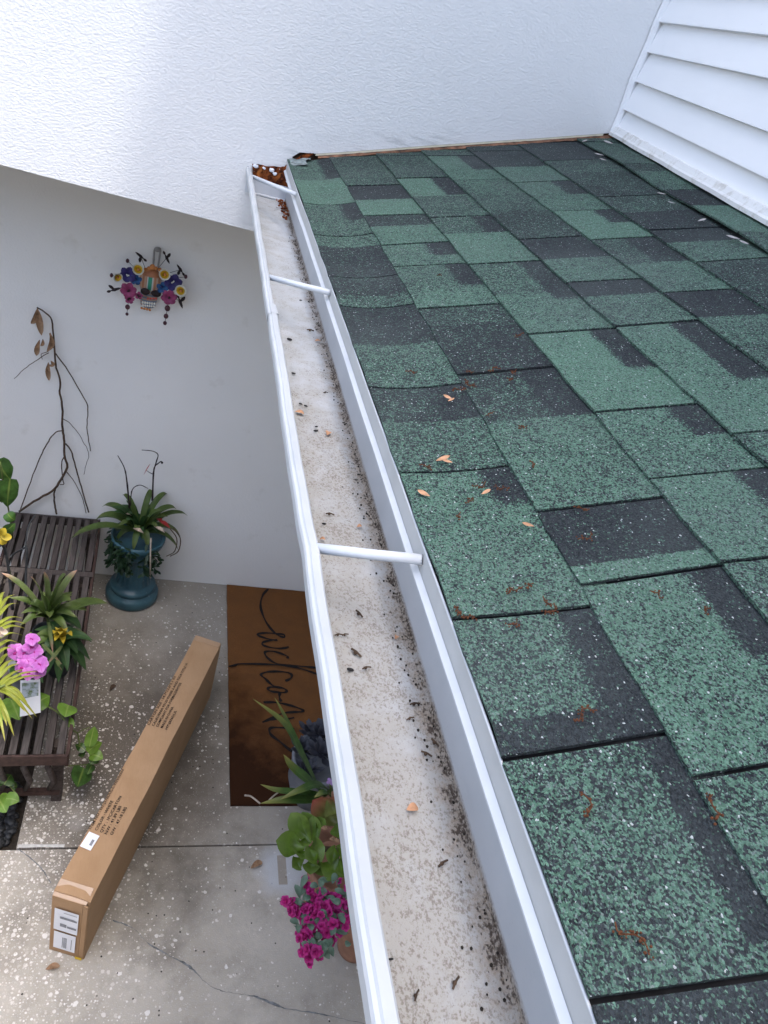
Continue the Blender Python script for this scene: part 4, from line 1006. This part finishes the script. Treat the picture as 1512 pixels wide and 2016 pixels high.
def leaflets(rachis, lst, zb, wd):
    P = smoothpath([Vector((-.76, 2.05, .27))]+[atz(*q) for q in rachis], 16); MB().tube(P, [.007*(1-.6*i/16) for i in range(17)], 6).build('frond_stalk', M['stem_green'], palm, True)
    for (a_, b_) in lst:
        q0 = atz(*a_, zb+RND.uniform(-.01, .01)); q1 = atz(*b_, zb-.05+RND.uniform(-.02, .02))
        MB().leaf([q0, q0.lerp(q1, .5)+Vector((0, 0, .022)), q1], wd*RND.uniform(.85, 1.15), 'blade', fold=.3, n=9, cols=2).build('leaflet', M['palm'], palm, True)
leaflets([(-70, 1330, .70), (-20, 1290, .84), (-6, 1230, .88), (-4, 1190, .86)], [((-8, 1232), (46, 1217)), ((-8, 1238), (52, 1228)), ((-8, 1246), (50, 1237)), ((-8, 1260), (46, 1251)), ((-8, 1275), (38, 1266)), ((-5, 1215), (36, 1187)), ((-5, 1205), (30, 1170)), ((-4, 1195), (10, 1165)), ((-10, 1290), (34, 1280)), ((-30, 1260), (-5, 1200))], .87, .016)
leaflets([(-60, 1400, .66), (-20, 1365, .80), (10, 1348, .84)], [((-6, 1312), (28, 1286)), ((-6, 1328), (34, 1299)), ((-6, 1338), (42, 1306)), ((-6, 1350), (58, 1317)), ((0, 1352), (78, 1321)), ((0, 1356), (86, 1330)), ((2, 1349), (40, 1338)), ((-4, 1350), (64, 1416)), ((2, 1350), (73, 1412)), ((-6, 1356), (50, 1402)), ((-6, 1372), (28, 1450)), ((-10, 1368), (14, 1430)), ((12, 1352), (54, 1384)), ((-10, 1385), (10, 1460))], .82, .017)

# flowers and iron hook at the left edge
yf = thing('yellow_flower', 'bright yellow blossom on a dark stalk above the bench', 'flower', atz(0, 1055, .75))
MB().tube(smoothpath([atz(22, 1140, BZ+.005), atz(12, 1090, .62), atz(0, 1058, .78)], 10), .004, 6).build('stalk', M['stem_green'], yf, True)
for k in range(6):
    c_ = atz(0, 1050, .80); t = k*1.05; d = Vector((math.cos(t), -.3, math.sin(t))); leafobj(yf, [c_, c_+d*.025+Vector((0, -.01, 0)), c_+d*.048], .03, 'petal', 'yellow_bract', 'petal', up=(0, -1, .6))
pf = thing('peach_flower', 'pale peach flower among the palm leaflets at the bench', 'flower', atz(0, 1242, .8))
for k in range(5):
    c_ = atz(0, 1242, .92); t = k*1.26; d = Vector((math.cos(t), -.2, math.sin(t))); leafobj(pf, [c_, c_+d*.012, c_+d*.026], .02, 'petal', 'cream_petal', 'petal', up=(0, -1, .6))
MB().tube([atz(0, 1242, .92), atz(-10, 1260, .6), atz(-15, 1290, BZ+.002)], .003, 6).build('stalk', M['stem_green'], pf, True)
hook = thing('iron_hook', 'dark wrought iron plant stake with curled arms on the bench', 'stake', atz(50, 1160, BZ))
for pts, r_ in (([(25, 1200, BZ+.002), (18, 1130, .56), (12, 1090, .66), (4, 1072, .72), (-4, 1080, .72), (-3, 1096, .70)], .006), ([(50, 1190, BZ+.002), (51, 1130, .52), (53, 1090, .62), (50, 1070, .66)], .0055), ([(50, 1078, .64), (36, 1085, .60), (25, 1092, .56), (20, 1098, .55)], .004), ([(50, 1075, .65), (54, 1045, .70), (60, 1028, .73), (70, 1014, .76)], .0032)):
    MB().tube(smoothpath([atz(*q) for q in pts], 16), r_, 7).build('rod', M['iron'], hook, True)

# pothos vines: heart-shaped leaves on trailing stems
def heartleaf(parent, px0, px1, z, wd, mat='pothos', name='leaf', z1=None, up=None):
    a_ = atz(*px0, z); b_ = atz(*px1, z if z1 is None else z1); c_ = a_.lerp(b_, .5)+Vector((0, 0, .006))
    return leafobj(parent, [a_, c_, b_], wd*1.22, 'heart', mat, name, fold=.14, n=12, cols=6, curl=.10, up=up or tuple((tocam-a_).normalized()+Vector((RND.uniform(-.3, .3), RND.uniform(-.3, .3), .2))))
pv = thing('pothos_vine', 'trailing pothos with glossy heart leaves hanging off the bench end', 'plant', atz(60, 1420, BZ))
MB().tube(smoothpath([atz(-10, 1415, .50), atz(50, 1390, .47), atz(82, 1388, .45), atz(113, 1402, .43), atz(140, 1435, .36), atz(153, 1445, .30), atz(158, 1470, .24), atz(172, 1478, .20)], 24), .003, 6).build('stem', M['stem_green'], pv, True)
MB().tube(smoothpath([atz(172, 1478, .20), atz(195, 1500, .14), atz(160, 1506, .12), atz(128, 1508, .10)], 12), .0025, 6).build('stem', M['stem_green'], pv, True)
MB().tube(smoothpath([atz(153, 1443, .30), atz(165, 1436, .30), atz(176, 1432, .30)], 8), .002, 6).build('stem', M['stem_green'], pv, True)
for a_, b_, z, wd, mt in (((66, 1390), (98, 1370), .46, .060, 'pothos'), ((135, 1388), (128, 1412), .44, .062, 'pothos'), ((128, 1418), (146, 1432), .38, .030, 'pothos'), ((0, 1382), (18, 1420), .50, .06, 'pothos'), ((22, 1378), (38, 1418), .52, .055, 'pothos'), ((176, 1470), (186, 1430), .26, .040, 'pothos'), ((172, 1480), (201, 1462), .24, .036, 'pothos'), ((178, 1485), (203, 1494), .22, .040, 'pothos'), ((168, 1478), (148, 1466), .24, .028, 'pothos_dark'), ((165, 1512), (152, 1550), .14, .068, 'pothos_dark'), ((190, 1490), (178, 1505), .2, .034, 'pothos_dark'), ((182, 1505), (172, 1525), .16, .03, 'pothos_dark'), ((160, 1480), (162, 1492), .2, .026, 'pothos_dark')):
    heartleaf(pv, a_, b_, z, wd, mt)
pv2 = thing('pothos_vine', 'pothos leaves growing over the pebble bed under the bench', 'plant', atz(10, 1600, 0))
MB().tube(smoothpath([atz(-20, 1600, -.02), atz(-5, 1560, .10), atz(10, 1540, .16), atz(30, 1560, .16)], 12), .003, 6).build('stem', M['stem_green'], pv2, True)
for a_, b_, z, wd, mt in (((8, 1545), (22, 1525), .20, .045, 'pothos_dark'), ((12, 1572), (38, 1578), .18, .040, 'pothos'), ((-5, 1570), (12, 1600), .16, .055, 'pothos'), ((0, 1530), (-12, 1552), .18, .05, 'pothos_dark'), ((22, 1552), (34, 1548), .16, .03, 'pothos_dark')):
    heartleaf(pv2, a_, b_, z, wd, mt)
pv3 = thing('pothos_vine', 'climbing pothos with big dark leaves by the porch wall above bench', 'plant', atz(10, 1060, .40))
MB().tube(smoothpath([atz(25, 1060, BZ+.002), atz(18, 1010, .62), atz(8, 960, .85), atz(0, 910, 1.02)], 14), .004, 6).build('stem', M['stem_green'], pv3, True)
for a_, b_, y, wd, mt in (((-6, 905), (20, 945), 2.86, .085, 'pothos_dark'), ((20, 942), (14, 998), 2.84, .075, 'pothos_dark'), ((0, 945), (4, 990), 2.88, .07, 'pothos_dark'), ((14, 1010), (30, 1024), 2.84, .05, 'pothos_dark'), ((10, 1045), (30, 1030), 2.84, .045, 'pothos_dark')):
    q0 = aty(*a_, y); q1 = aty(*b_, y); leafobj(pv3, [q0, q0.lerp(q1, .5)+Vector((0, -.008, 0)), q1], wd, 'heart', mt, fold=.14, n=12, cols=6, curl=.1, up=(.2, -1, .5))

# ------------------------------------------------------------------ potted plants under the gutter
p1c = Vector((.845, 1.955, 0))
suc = thing('succulent_pot', 'grey succulent rosettes in a pale round pot at the mat corner', 'plant', p1c)
MB().lathe([(0, .001), (.09, .001), (.125, .12), (.130, .24), (.136, .25), (.136, .262), (.122, .262), (.118, .24), (0, .235)], p1c, 36).build('pot', M['greypot'], suc, True)
for (dx, dy, rr, zz) in ((-.085, .02, .085, .27), (-.01, .07, .10, .31), (-.02, -.03, .095, .32), (-.08, -.075, .075, .27), (.07, .0, .09, .31), (-.05, .10, .08, .29), (.05, .10, .09, .30)):
    c_ = p1c+Vector((dx, dy, zz))
    for i in range(16):
        t = i*2.4; el = .15+.06*i; r_ = rr*(1-.035*i); d = Vector((math.cos(t)*math.cos(el), math.sin(t)*math.cos(el), math.sin(el)))
        leafobj(suc, [c_+d*.008, c_+d*r_*.6-Vector((0, 0, .004)), c_+d*r_+Vector((0, 0, .008))], rr*.34, 'petal', 'succ', fold=.35, n=6)
p2c = Vector((.87, 1.70, 0))
so_ = thing('strap_orchid', 'orchid with long yellow-tipped strap leaves in a clay pot', 'plant', p2c)
pot(so_, p2c, .085, .26)
oc = p2c+Vector((-.02, .02, .27))
for pts, wd in (([(630, 1560, .30), (590, 1480, .52), (560, 1425, .62), (497, 1375, .66)], .036), ([(628, 1555, .30), (592, 1475, .50), (560, 1410, .62), (540, 1372, .68)], .022), ([(636, 1560, .30), (610, 1540, .42), (575, 1510, .46), (558, 1485, .48)], .044), ([(640, 1565, .30), (590, 1560, .40), (545, 1556, .42), (512, 1544, .40)], .030), ([(640, 1575, .30), (600, 1575, .38), (560, 1575, .40), (512, 1582, .36)], .044), ([(650, 1560, .30), (625, 1545, .42), (590, 1556, .44), (550, 1575, .40)], .036), ([(640, 1570, .30), (665, 1545, .44), (680, 1535, .46)], .036), ([(660, 1580, .30), (640, 1560, .46), (618, 1570, .46)], .03)):
    leafobj(so_, [atz(*q) for q in pts], wd, 'strap', 'strap_green', fold=.3, n=14)
for pts in ([(512, 1582, .35), (500, 1572, .34), (492, 1567, .34), (482, 1566, .35)], [(530, 1575, .33), (540, 1566, .33), (548, 1560, .32)]):
    MB().tube(smoothpath([atz(*q) for q in pts], 8), .0035, 6).build('aerial_root', M['stem_pale'], so_, True)
c_ = atz(650, 1540, .52)
MB().tube([oc, c_], .003, 6).build('flower_stem', M['stem_green'], so_, True)
b = MB()
for k in range(4):
    t = k*1.57+.4; d = Vector((math.cos(t), math.sin(t), .2)); b.leaf([c_, c_+d*.010, c_+d*.018], .014, 'petal', n=4)
b.build('blossom', M['lilac'], so_, True)
p3c = Vector((.835, 1.47, 0))
jd = thing('paddle_plant', 'succulent with rounded glossy green paddle leaves in a terracotta pot', 'plant', p3c)
pot(jd, p3c, .095, .26)
def paddle(a_, b_, za, zb, wd, mt='jade', parent=jd):
    q0, q1 = atz(*a_, za), atz(*b_, zb); nd = (tocam-q0).normalized()+Vector((RND.uniform(-.35, .35), RND.uniform(-.35, .35), .1))
    leafobj(parent, [q0, q0.lerp(q1, .5)-nd.normalized()*.016, q1], wd*1.3, 'paddle', mt, up=tuple(nd), fold=.30, n=12, cols=6, curl=-.12)
for a_, b_, za, zb, wd in (((600, 1670), (543, 1655), .40, .42, .070), ((612, 1660), (572, 1600), .42, .46, .060), ((618, 1655), (595, 1598), .42, .47, .052), ((622, 1665), (616, 1605), .42, .47, .040), ((605, 1680), (640, 1668), .44, .44, .065), ((600, 1675), (592, 1692), .44, .43, .085), ((598, 1690), (575, 1708), .36, .34, .046), ((615, 1690), (610, 1722), .36, .34, .050), ((630, 1695), (634, 1725), .36, .34, .045), ((600, 1650), (598, 1668), .50, .50, .04), ((622, 1630), (640, 1612), .45, .46, .04), ((625, 1680), (600, 1690), .46, .46, .07), ((650, 1640), (690, 1630), .42, .43, .06)):
    paddle(a_, b_, za, zb, wd)
for a_, b_, za, zb, wd in (((668, 1690), (645, 1735), .40, .38, .075), ((672, 1688), (690, 1730), .4, .4, .06), ((668, 1685), (640, 1680), .42, .42, .05), ((672, 1690), (680, 1660), .44, .46, .05)):
    paddle(a_, b_, za, zb, wd)
paddle((665, 1625), (615, 1575), .40, .44, .075, 'jade_red'); paddle((640, 1608), (668, 1570), .43, .46, .05, 'jade_red')
for q in ((632, 1630), (648, 1652), (655, 1655)):
    c_ = atz(*q, .46); leafobj(jd, [c_, c_+Vector((.012, -.004, .008)), c_+Vector((.024, 0, 0))], .018, 'petal', 'dry', 'withered_leaf')
MB().tube(smoothpath([p3c+Vector((0, 0, .25)), p3c+Vector((-.02, 0, .36)), atz(608, 1672, .43)], 8), .010, 8).build('stem', M['stem_brown'], jd, True)
p4c = Vector((.95, 1.29, 0))
mg = thing('magenta_flower_pot', 'bushy pot of small magenta blossoms with sage leaves', 'flowers', p4c)
pot(mg, p4c, .09, .24)
BLM = []
for k in range(4):
    b = MB()
    for i in range(5):
        t = i*1.257+RND.uniform(-.2, .2); d = Vector((math.cos(t), math.sin(t), RND.uniform(-.1, .5))); b.leaf([(0, 0, 0), d*.007+Vector((0, 0, .003)), d*.0145], .013, 'petal', n=4, cols=2, fold=.2)
    for i in range(3):
        t = i*2.1; d = Vector((math.cos(t)*.5, math.sin(t)*.5, .9)); b.leaf([(0, 0, .002), d*.007, d*.012], .010, 'petal', n=4, cols=2, fold=.2)
    BLM.append(raw_mesh('blossom', b, M['magenta'], True))
clus = [(606, 1745, 9), (578, 1785, 20), (600, 1790, 24), (622, 1795, 22), (640, 1765, 22), (660, 1780, 24), (680, 1790, 20), (610, 1820, 20), (640, 1825, 24), (590, 1845, 14), (625, 1872, 20), (650, 1855, 18), (668, 1815, 18), (645, 1795, 20), (606, 1880, 6), (690, 1760, 14), (700, 1800, 16)]
for (x, y, n_) in clus:
    for i in range(max(3, int(n_*.45))):
        q = atz(x+RND.gauss(0, 9), y+RND.gauss(0, 8), .40+RND.gauss(0, .018)); nd = (q-(p4c+Vector((0, 0, .25)))).normalized()+Vector((RND.uniform(-.6, .6), RND.uniform(-.6, .6), .3))
        inst('blossom', BLM[RND.randrange(4)], mg, frame(q, nd, RND.uniform(0, 6), RND.uniform(1.0, 1.5)))
for i in range(70):
    x, y = (RND.uniform(580, 690), RND.uniform(1730, 1880)); q = atz(x, y, .402+RND.gauss(0, .015)); d = Vector((RND.uniform(-1, 1), RND.uniform(-1, 1), RND.uniform(-.1, .6))).normalized()*RND.uniform(.03, .05)
    leafobj(mg, [q-d*.4, q+d*.1+Vector((0, 0, .006)), q+d*.6], .022, 'petal', 'sage', n=6, fold=.25)
for i in range(7):
    t = i*.9; MB().tube([p4c+Vector((0, 0, .24)), p4c+Vector((math.cos(t)*.04, math.sin(t)*.04, .32)), p4c+Vector((math.cos(t)*.085, math.sin(t)*.10, .39))], .003, 6).build('stem', M['stem_green'], mg, True)

# ------------------------------------------------------------------ skull wall ornament
SY = PWY-.035
orn = thing('wall_ornament', 'painted skull wall ornament ringed with flowers and little birds', 'ornament', aty(293, 565, PWY))
def sp(cx, cy, dy=0.0): return aty(190+cx/7.2, 460+cy/7.2, SY-dy)
a = N('painted_skull', .45, .4); at = a.n('TexCoord'); s = a.sep(at.outputs['Object'])
x_ = s[0]; z_ = s[2]
fc = None
stripe = a.math('FRACT', a.math('MULTIPLY', a.math('ADD', x_, .5), 62))
c = a.mix(a.ramp(stripe, .45, .55), (.55, .26, .14), (.62, .42, .30))
grn = a.ramp(a.math('ABSOLUTE', a.math('ADD', x_, .000)), .0085, .0075); wht = a.ramp(a.math('ABSOLUTE', x_), .0135, .0125)
c = a.mix(wht, c, (.68, .70, .66)); c = a.mix(grn, c, (.03, .30, .19))
top = a.ramp(z_, -.004, .004); jaw = a.mix(a.ramp(a.math('FRACT', a.math('MULTIPLY', z_, 70)), .45, .55), (.16, .24, .33), (.42, .30, .24))
c = a.mix(top, jaw, c); c = a.mix(a.ramp(z_, .055, .06), c, (.50, .20, .09)); a.col(c); skm = a.m
fc = sp(748, 800); fo = MB()
V = []; F = []; rings, seg = 18, 22
for i in range(rings+1):
    t = i/rings; z = .092-.184*t
    wdt = .046*math.sqrt(max(0, 1-((z-.028)/.066)**2)) if z > .0 else .042*(1-.30*(-z/.092)**1.2)
    if t == 1: wdt *= .55
    if 0 > z > -.03: wdt *= .93
    dpt = wdt*.75
    for k in range(seg+1):
        q = math.pi*k/seg; V.append(fc+Vector((math.cos(q)*wdt, .03-math.sin(q)*dpt, z)))
for i in range(rings):
    for k in range(seg): F.append((i*(seg+1)+k, i*(seg+1)+k+1, (i+1)*(seg+1)+k+1, (i+1)*(seg+1)+k))
me = bpy.data.meshes.new('face'); me.from_pydata([tuple(q-fc) for q in V], [], F); me.materials.append(skm)
for q in me.polygons: q.use_smooth = True
face = bpy.data.objects.new('face', me); C.objects.link(face); face.parent = orn; face.location = fc-Vector(orn['_w']); face['_w'] = tuple(orn['_w'])
def oball(name, q, r, sc, mat, seg=14, rings=8): return MB().ball(q, r, seg, rings, sc).build(name, mat if not isinstance(mat, str) else M[mat], orn, True)
blk = M['stem_dark']; pk = plain('painted_pink', (0.2604, 0.0434, 0.124), .5, .3, 60); pk2 = plain('painted_red', (.55, .10, .08), .5, .2, 60); blu = plain('painted_blue', (0.0279, 0.0217, 0.1178), .5, .4, 60); blu2 = plain('painted_sky_blue', (0.0186, 0.0744, 0.1984), .5, .3, 60); wh = plain('painted_white', (.72, .72, .66), .5, .08, 60); yl = plain('painted_yellow', (.62, .40, .03), .5, .25, 60); org = plain('painted_orange', (.52, .20, .06), .5, .3, 60); bead = plain('brown_seed', (.075, .028, .035), .5, .5, 120)
oball('eye_socket', sp(690, 820, .030), .017, (1.15, .5, .9), blk); oball('eye_socket', sp(845, 850, .030), .018, (1.2, .5, .85), blk)
for k in range(4): oball('nose_bead', sp(730+k*38, 920, .034), .0055, (1, .8, .9), pk2, 8, 6)
for k in range(6): oball('tooth', sp(655+k*33, 975+4*k, .032), .0055, (.8, .7, 1.1), wh, 8, 6)
for k in range(6): oball('tooth', sp(660+k*31, 1018+3*k, .031), .0050, (.8, .7, 1.0), wh, 8, 6)
for k in range(4): oball('chin_bead', sp(640+k*38, 1055+k*9, .030), .0060, (1, .8, .9), org, 8, 6)
for k in range(5): oball('brow_bead', sp(690+k*52, 510-18*(2-abs(k-2)), .026), .0085 if k != 2 else .0125, (1, .8, 1), org, 10, 6)
def lily(cx, cy, r, nx_, nz_):
    c_ = sp(cx, cy, .055); nd = Vector((nx_, -1, nz_)).normalized(); Mx = nd.to_track_quat('Z', 'Y').to_matrix()
    def cone(r0, r1, z0, z1, mat, nm, par=orn):
        b = MB().lathe([(r0, z0), ((r0+r1)*.45, (z0+z1)*.55), (r1, z1), (r1*1.12, z1+.001)], (0, 0, 0), 16); b.v = [c_+Mx @ q for q in b.v]; return b.build(nm, mat, par, True)
    ly = cone(.002, r, -.028, 0, wh, 'lily'); cone(.0015, r*.72, -.024, .0012, yl, 'lily_throat', ly); MB().ball(c_+Mx @ Vector((.002, -.001, -.004)), r*.30, 8, 6).build('lily_spadix', org, ly, True)
lily(590, 505, .0215, .1, .35); lily(965, 580, .0215, .0, .1); lily(305, 625, .0185, .7, -.2); lily(1190, 810, .0215, -.2, .2)
def flower(cx, cy, r, mat, n_, cmat):
    c_ = sp(cx, cy, .028); b = MB()
    for k in range(n_):
        t = k*2*math.pi/n_+.3; d = Vector((math.cos(t), -.25, math.sin(t))); b.leaf([c_, c_+d*r*.55+Vector((0, -.006, 0)), c_+d*r], r*.75, 'petal', up=(0, -1, 0), n=6)
    b.build('painted_flower', mat, orn, True)
    for k in range(3): MB().ball(c_+Vector((RND.uniform(-.006, .006), -.010, RND.uniform(-.006, .006))), .0035, 6, 5).build('flower_eye', cmat, orn, True)
flower(450, 570, .036, blu, 6, wh); flower(1090, 680, .040, blu, 6, wh); flower(455, 790, .036, pk, 6, blk); flower(1030, 890, .036, pk, 6, blk); flower(560, 640, .026, blu2, 5, blu); flower(940, 760, .028, blu2, 5, blu)
flower(600, 870, .018, pk, 5, blk); flower(470, 920, .022, pk, 5, blk)
def bird(cx, cy, ang, s_=1.0):
    c_ = sp(cx, cy, .02); ca, sa = math.cos(ang), math.sin(ang); f_ = Vector((ca, 0, sa)); u_ = Vector((-sa, 0, ca)); b = MB()
    b.tube([c_-f_*.016*s_, c_-f_*.008*s_, c_, c_+f_*.010*s_, c_+f_*.017*s_, c_+f_*.026*s_], [.0012, .004*s_, .0062*s_, .0048*s_, .0042*s_, .0008], 8)
    b.leaf([c_, c_+u_*.012*s_-f_*.006*s_, c_+u_*.024*s_-f_*.014*s_], .012*s_, 'petal', up=(0, -1, 0), n=5); b.leaf([c_-f_*.012*s_, c_-f_*.022*s_, c_-f_*.032*s_], .010*s_, 'petal', up=(0, -1, 0), n=5)
    b.build('small_bird', blk, orn, True); MB().tube([c_, sp((cx+745)/2, (cy+640)/2, .0)], .0011, 5).build('wire', M['iron'], orn)
bird(625, 320, 2.6); bird(995, 345, -1.0); bird(1190, 510, 2.3); bird(255, 795, .5, 1.1); bird(1185, 965, -1.1, 1.2)
for cx, cy in ((440, 385), (212, 590), (1265, 610)):
    MB().ball(sp(cx, cy, .02), .0085, 8, 6, (.85, .8, 1.15)).build('seed', bead, orn, True); MB().tube([sp(cx, cy, .02), sp((cx+745)/2, (cy+700)/2, 0)], .0010, 5).build('wire', M['iron'], orn)
for st_, sx_ in (([(465, 925, .013), (440, 1040, .0115), (432, 1140, .0075)], 440), ([(1005, 1058, .0135), (985, 1170, .0115), (970, 1268, .0095)], 1000)):
    for cx, cy, r_ in st_: MB().ball(sp(cx, cy, .018), r_, 10, 7, (.9, .5, 1.05)).build('hanging_seed', bead, orn, True)
    MB().tube([sp(sx_, 880, .015)]+[sp(cx, cy, .015) for cx, cy, _ in st_], .0012, 5).build('cord', M['stem_dark'], orn)
gh = plain('grey_hanger', (.27, .26, .25), .6, .15, 60)
hk = [sp(805, 470, -.02), sp(812, 330, -.02), sp(825, 225, -.02), sp(865, 200, -.02), sp(905, 225, -.02), sp(893, 330, -.02), sp(872, 470, -.02)]
MB().tube(smoothpath(hk, 24), .0042, 8).build('hanger_loop', gh, orn, True); MB().ball(sp(865, 228, -.015), .011, 12, 8, (1, .4, .9)).build('hanger_loop_cap', gh, orn, True)

# ------------------------------------------------------------------ small litter
def catkin(px_, py2, ln, ang, kind='roof'):
    u, y = rf(px_, py2)
    q = roofp(u, y, .0115); f_ = (UPS*math.cos(ang)+Vector((0, 1, 0))*math.sin(ang)); g_ = NRM.cross(f_)
    b = MB(); n_ = max(4, int(ln/.003)); base_ = [q+f_*(ln*(i/n_-.5))+g_*(.0035*math.sin(i*.9+px_))+NRM*(.0015*math.sin(i*1.7)) for i in range(n_+1)]
    b.tube(base_, .0006, 5)
    for i in range(n_):
        for k in range(3): b.ball(base_[i]+Vector((RND.uniform(-.003, .003), RND.uniform(-.003, .003), RND.uniform(-.001, .0010))), RND.uniform(.0006, .0014), 5, 3)
    o_ = b.build('catkin', M['catkin'])
    k_ = sum(1 for f2 in UL[1:] if u > f2(y))
    tag(o_, ('curled ' if ln > .017 else 'short ')+'rust brown catkin on the '+('first shingle course, along the drip edge', 'second shingle course up from the drip edge', 'third shingle course up from the drip edge', 'upper shingle courses', 'upper shingle courses', 'upper shingle courses', 'upper shingle courses')[k_], 'catkin', 'catkins on the roof')
for x, y, l_, an in ((972, 740, .022, .4), (1012, 745, .014, 1.2), (922, 768, .026, 1.9), (905, 780, .020, .2), (812, 745, .014, .1), (1022, 672, .018, .1), (966, 828, .012, .1), (1030, 856, .012, .3), (1045, 927, .013, 2), (838, 934, .018, 2.4), (985, 975, .016, 2.2), (945, 970, .018, .3), (905, 1030, .010, 1.6), (925, 1000, .010, 1.4), (1145, 1017, .013, .1), (1152, 1072, .018, .5), (865, 552, .010, 0), (1012, 1178, .016, .6), (1042, 1170, .010, .2), (1075, 1200, .014, 2.2), (1083, 1216, .016, .7), (1008, 1242, .012, .6), (900, 1218, .012, 2.3), (922, 1230, .010, 2), (1285, 1185, .010, 1.9), (1388, 1218, .008, .3), (1148, 1420, .022, .4), (1152, 1598, .020, 1.4), (1398, 1605, .022, 1.1), (1240, 1860, .026, 2.2), (925, 745, .01, .5), (1005, 760, .012, .6)):
    catkin(x, y, l_, an)
def flake(px_, py2, r_, an, mat='chip', lab='pale tan seed husk lying on the green shingles', grp='husks on the roof', nm='seed_husk'):
    u, y = rf(px_, py2); q = roofp(u, y, .0105); f_ = (UPS*math.cos(an)+Vector((0, 1, 0))*math.sin(an))
    b = MB().leaf([q-f_*r_, q+NRM*r_*.03, q+f_*r_+NRM*r_*.25], r_*.8, 'petal', up=tuple(NRM), fold=.22, n=6); o_ = b.build(nm, M[mat]); tag(o_, lab+(', largest of them' if r_ == .020 else ''), 'husk' if mat == 'chip' else 'flake', grp)
for x, y, r_, an in ((881, 795, .008, 2.2), (888, 800, .006, .4), (872, 917, .010, .2), (880, 922, .007, 2.6), (834, 986, .009, 2.3), (956, 983, .007, .4), (1038, 1048, .007, 2.6)):
    flake(x, y, r_, an)
for x, y, r_, an in ((1150, 285, .014, .5), (1196, 288, .020, 2.0), (1178, 312, .016, 2.4), (1186, 322, .012, 2.2), (1300, 390, .012, 2.6), (1320, 408, .010, 2.3), (1380, 443, .012, .2), (1440, 478, .016, 2.3), (1462, 488, .012, 2.0)):
    flake(x, y, r_, an, 'lichen', 'pale grey flake of debris caught under the raised shingle edge', 'grey flakes on the roof', 'debris_flake')
def gutlit(px_, py2, ln, an, mat, nm, lab, cat, grp, w_=.35):
    q = atz(px_, py2, FZ+.003); f_ = Vector((math.cos(an), math.sin(an), 0)); b = MB()
    if nm == 'dropping': b.tube([q-f_*ln*.5, q-f_*ln*.3, q, q+f_*ln*.3, q+f_*ln*.5], [ln*.10, ln*.2, ln*.24, ln*.2, ln*.08], 7)
    elif nm == 'twig': b.tube([q-f_*ln*.5, q+Vector((0, 0, .002)), q+f_*ln*.5+Vector((.002, 0, 0))], ln*.10, 5); b.ball(q, ln*.2, 6, 4)
    else: b.leaf([q-f_*ln*.5, q+Vector((0, 0, .002)), q+f_*ln*.5], ln*.7, 'petal', n=6, fold=.3)
    o_ = b.build(nm, M[mat]); tag(o_, lab+(' beyond the middle hanger tube' if q.y > 1.52 else ' between the near and middle hanger tubes' if q.y > .63 else ' in front of the near hanger tube'), cat, grp)
for x, y, l_, an in ((570, 668, .011, -.2), (578, 735, .008, -.3), (592, 795, .007, -.4), (602, 799, .007, -.3), (592, 591, .007, .3), (608, 594, .007, -1), (622, 848, .008, .2), (623, 840, .006, .3), (638, 1031, .006, 0), (690, 1318, .008, -.3), (655, 1295, .006, 0), (770, 1888, .004, 0)):
    gutlit(x, y, l_, an, 'drop', 'dropping', 'tiny black dropping on the pale gutter floor', 'dropping', 'droppings in the gutter')
for x, y, l_, an in ((646, 853, .014, 1.2), (590, 813, .016, -.2), (708, 1037, .009, .4), (635, 1062, .008, 0), (780, 1255, .007, 1), (812, 1592, .012, .2), (626, 672, .014, .2)):
    gutlit(x, y, l_, an, 'chip', 'leaf_flake', 'small tan leaf flake on the gutter floor', 'leaf', 'leaf flakes in the gutter')
for x, y, l_, an in ((700, 1285, .014, -1.0), (665, 1250, .008, .3), (706, 1208, .012, -1.2), (678, 1250, .007, .5), (720, 1315, .009, .4), (610, 650, .014, .1), (640, 773, .008, .5), (838, 1484, .010, -.6), (855, 1462, .010, -1.2), (815, 1386, .010, .2), (648, 1012, .010, 0), (806, 1415, .008, .5), (870, 1700, .010, .6), (818, 1960, .008, 1.2), (895, 1935, .010, 1)):
    gutlit(x, y, l_, an, 'stem_brown', 'twig', 'dark brown scrap of twig on the gutter floor', 'twig', 'twig scraps in the gutter')
def floorleaf(px_, py2, ln, an, mat, lab):
    q = atz(px_, py2, .006); f_ = Vector((math.cos(an), math.sin(an), 0)); b = MB().leaf([q-f_*ln*.5, q+Vector((0, 0, .008)), q+f_*ln*.5], ln*.45, 'petal', n=8, fold=.4)
    tag(b.build('fallen_leaf', M[mat], None, True), lab, 'leaf')
floorleaf(505, 1703, .055, .5, 'dry', 'curled brown fallen leaf on patio near the painted patch')
floorleaf(222, 1354, .045, 1.0, 'stem_brown', 'dark brown fallen leaf on the patio behind the carton')
floorleaf(104, 1905, .045, .2, 'dry', 'withered brown fallen leaf in front of the carton end')

for o in bpy.data.objects:
    if '_w' in o: del o['_w']
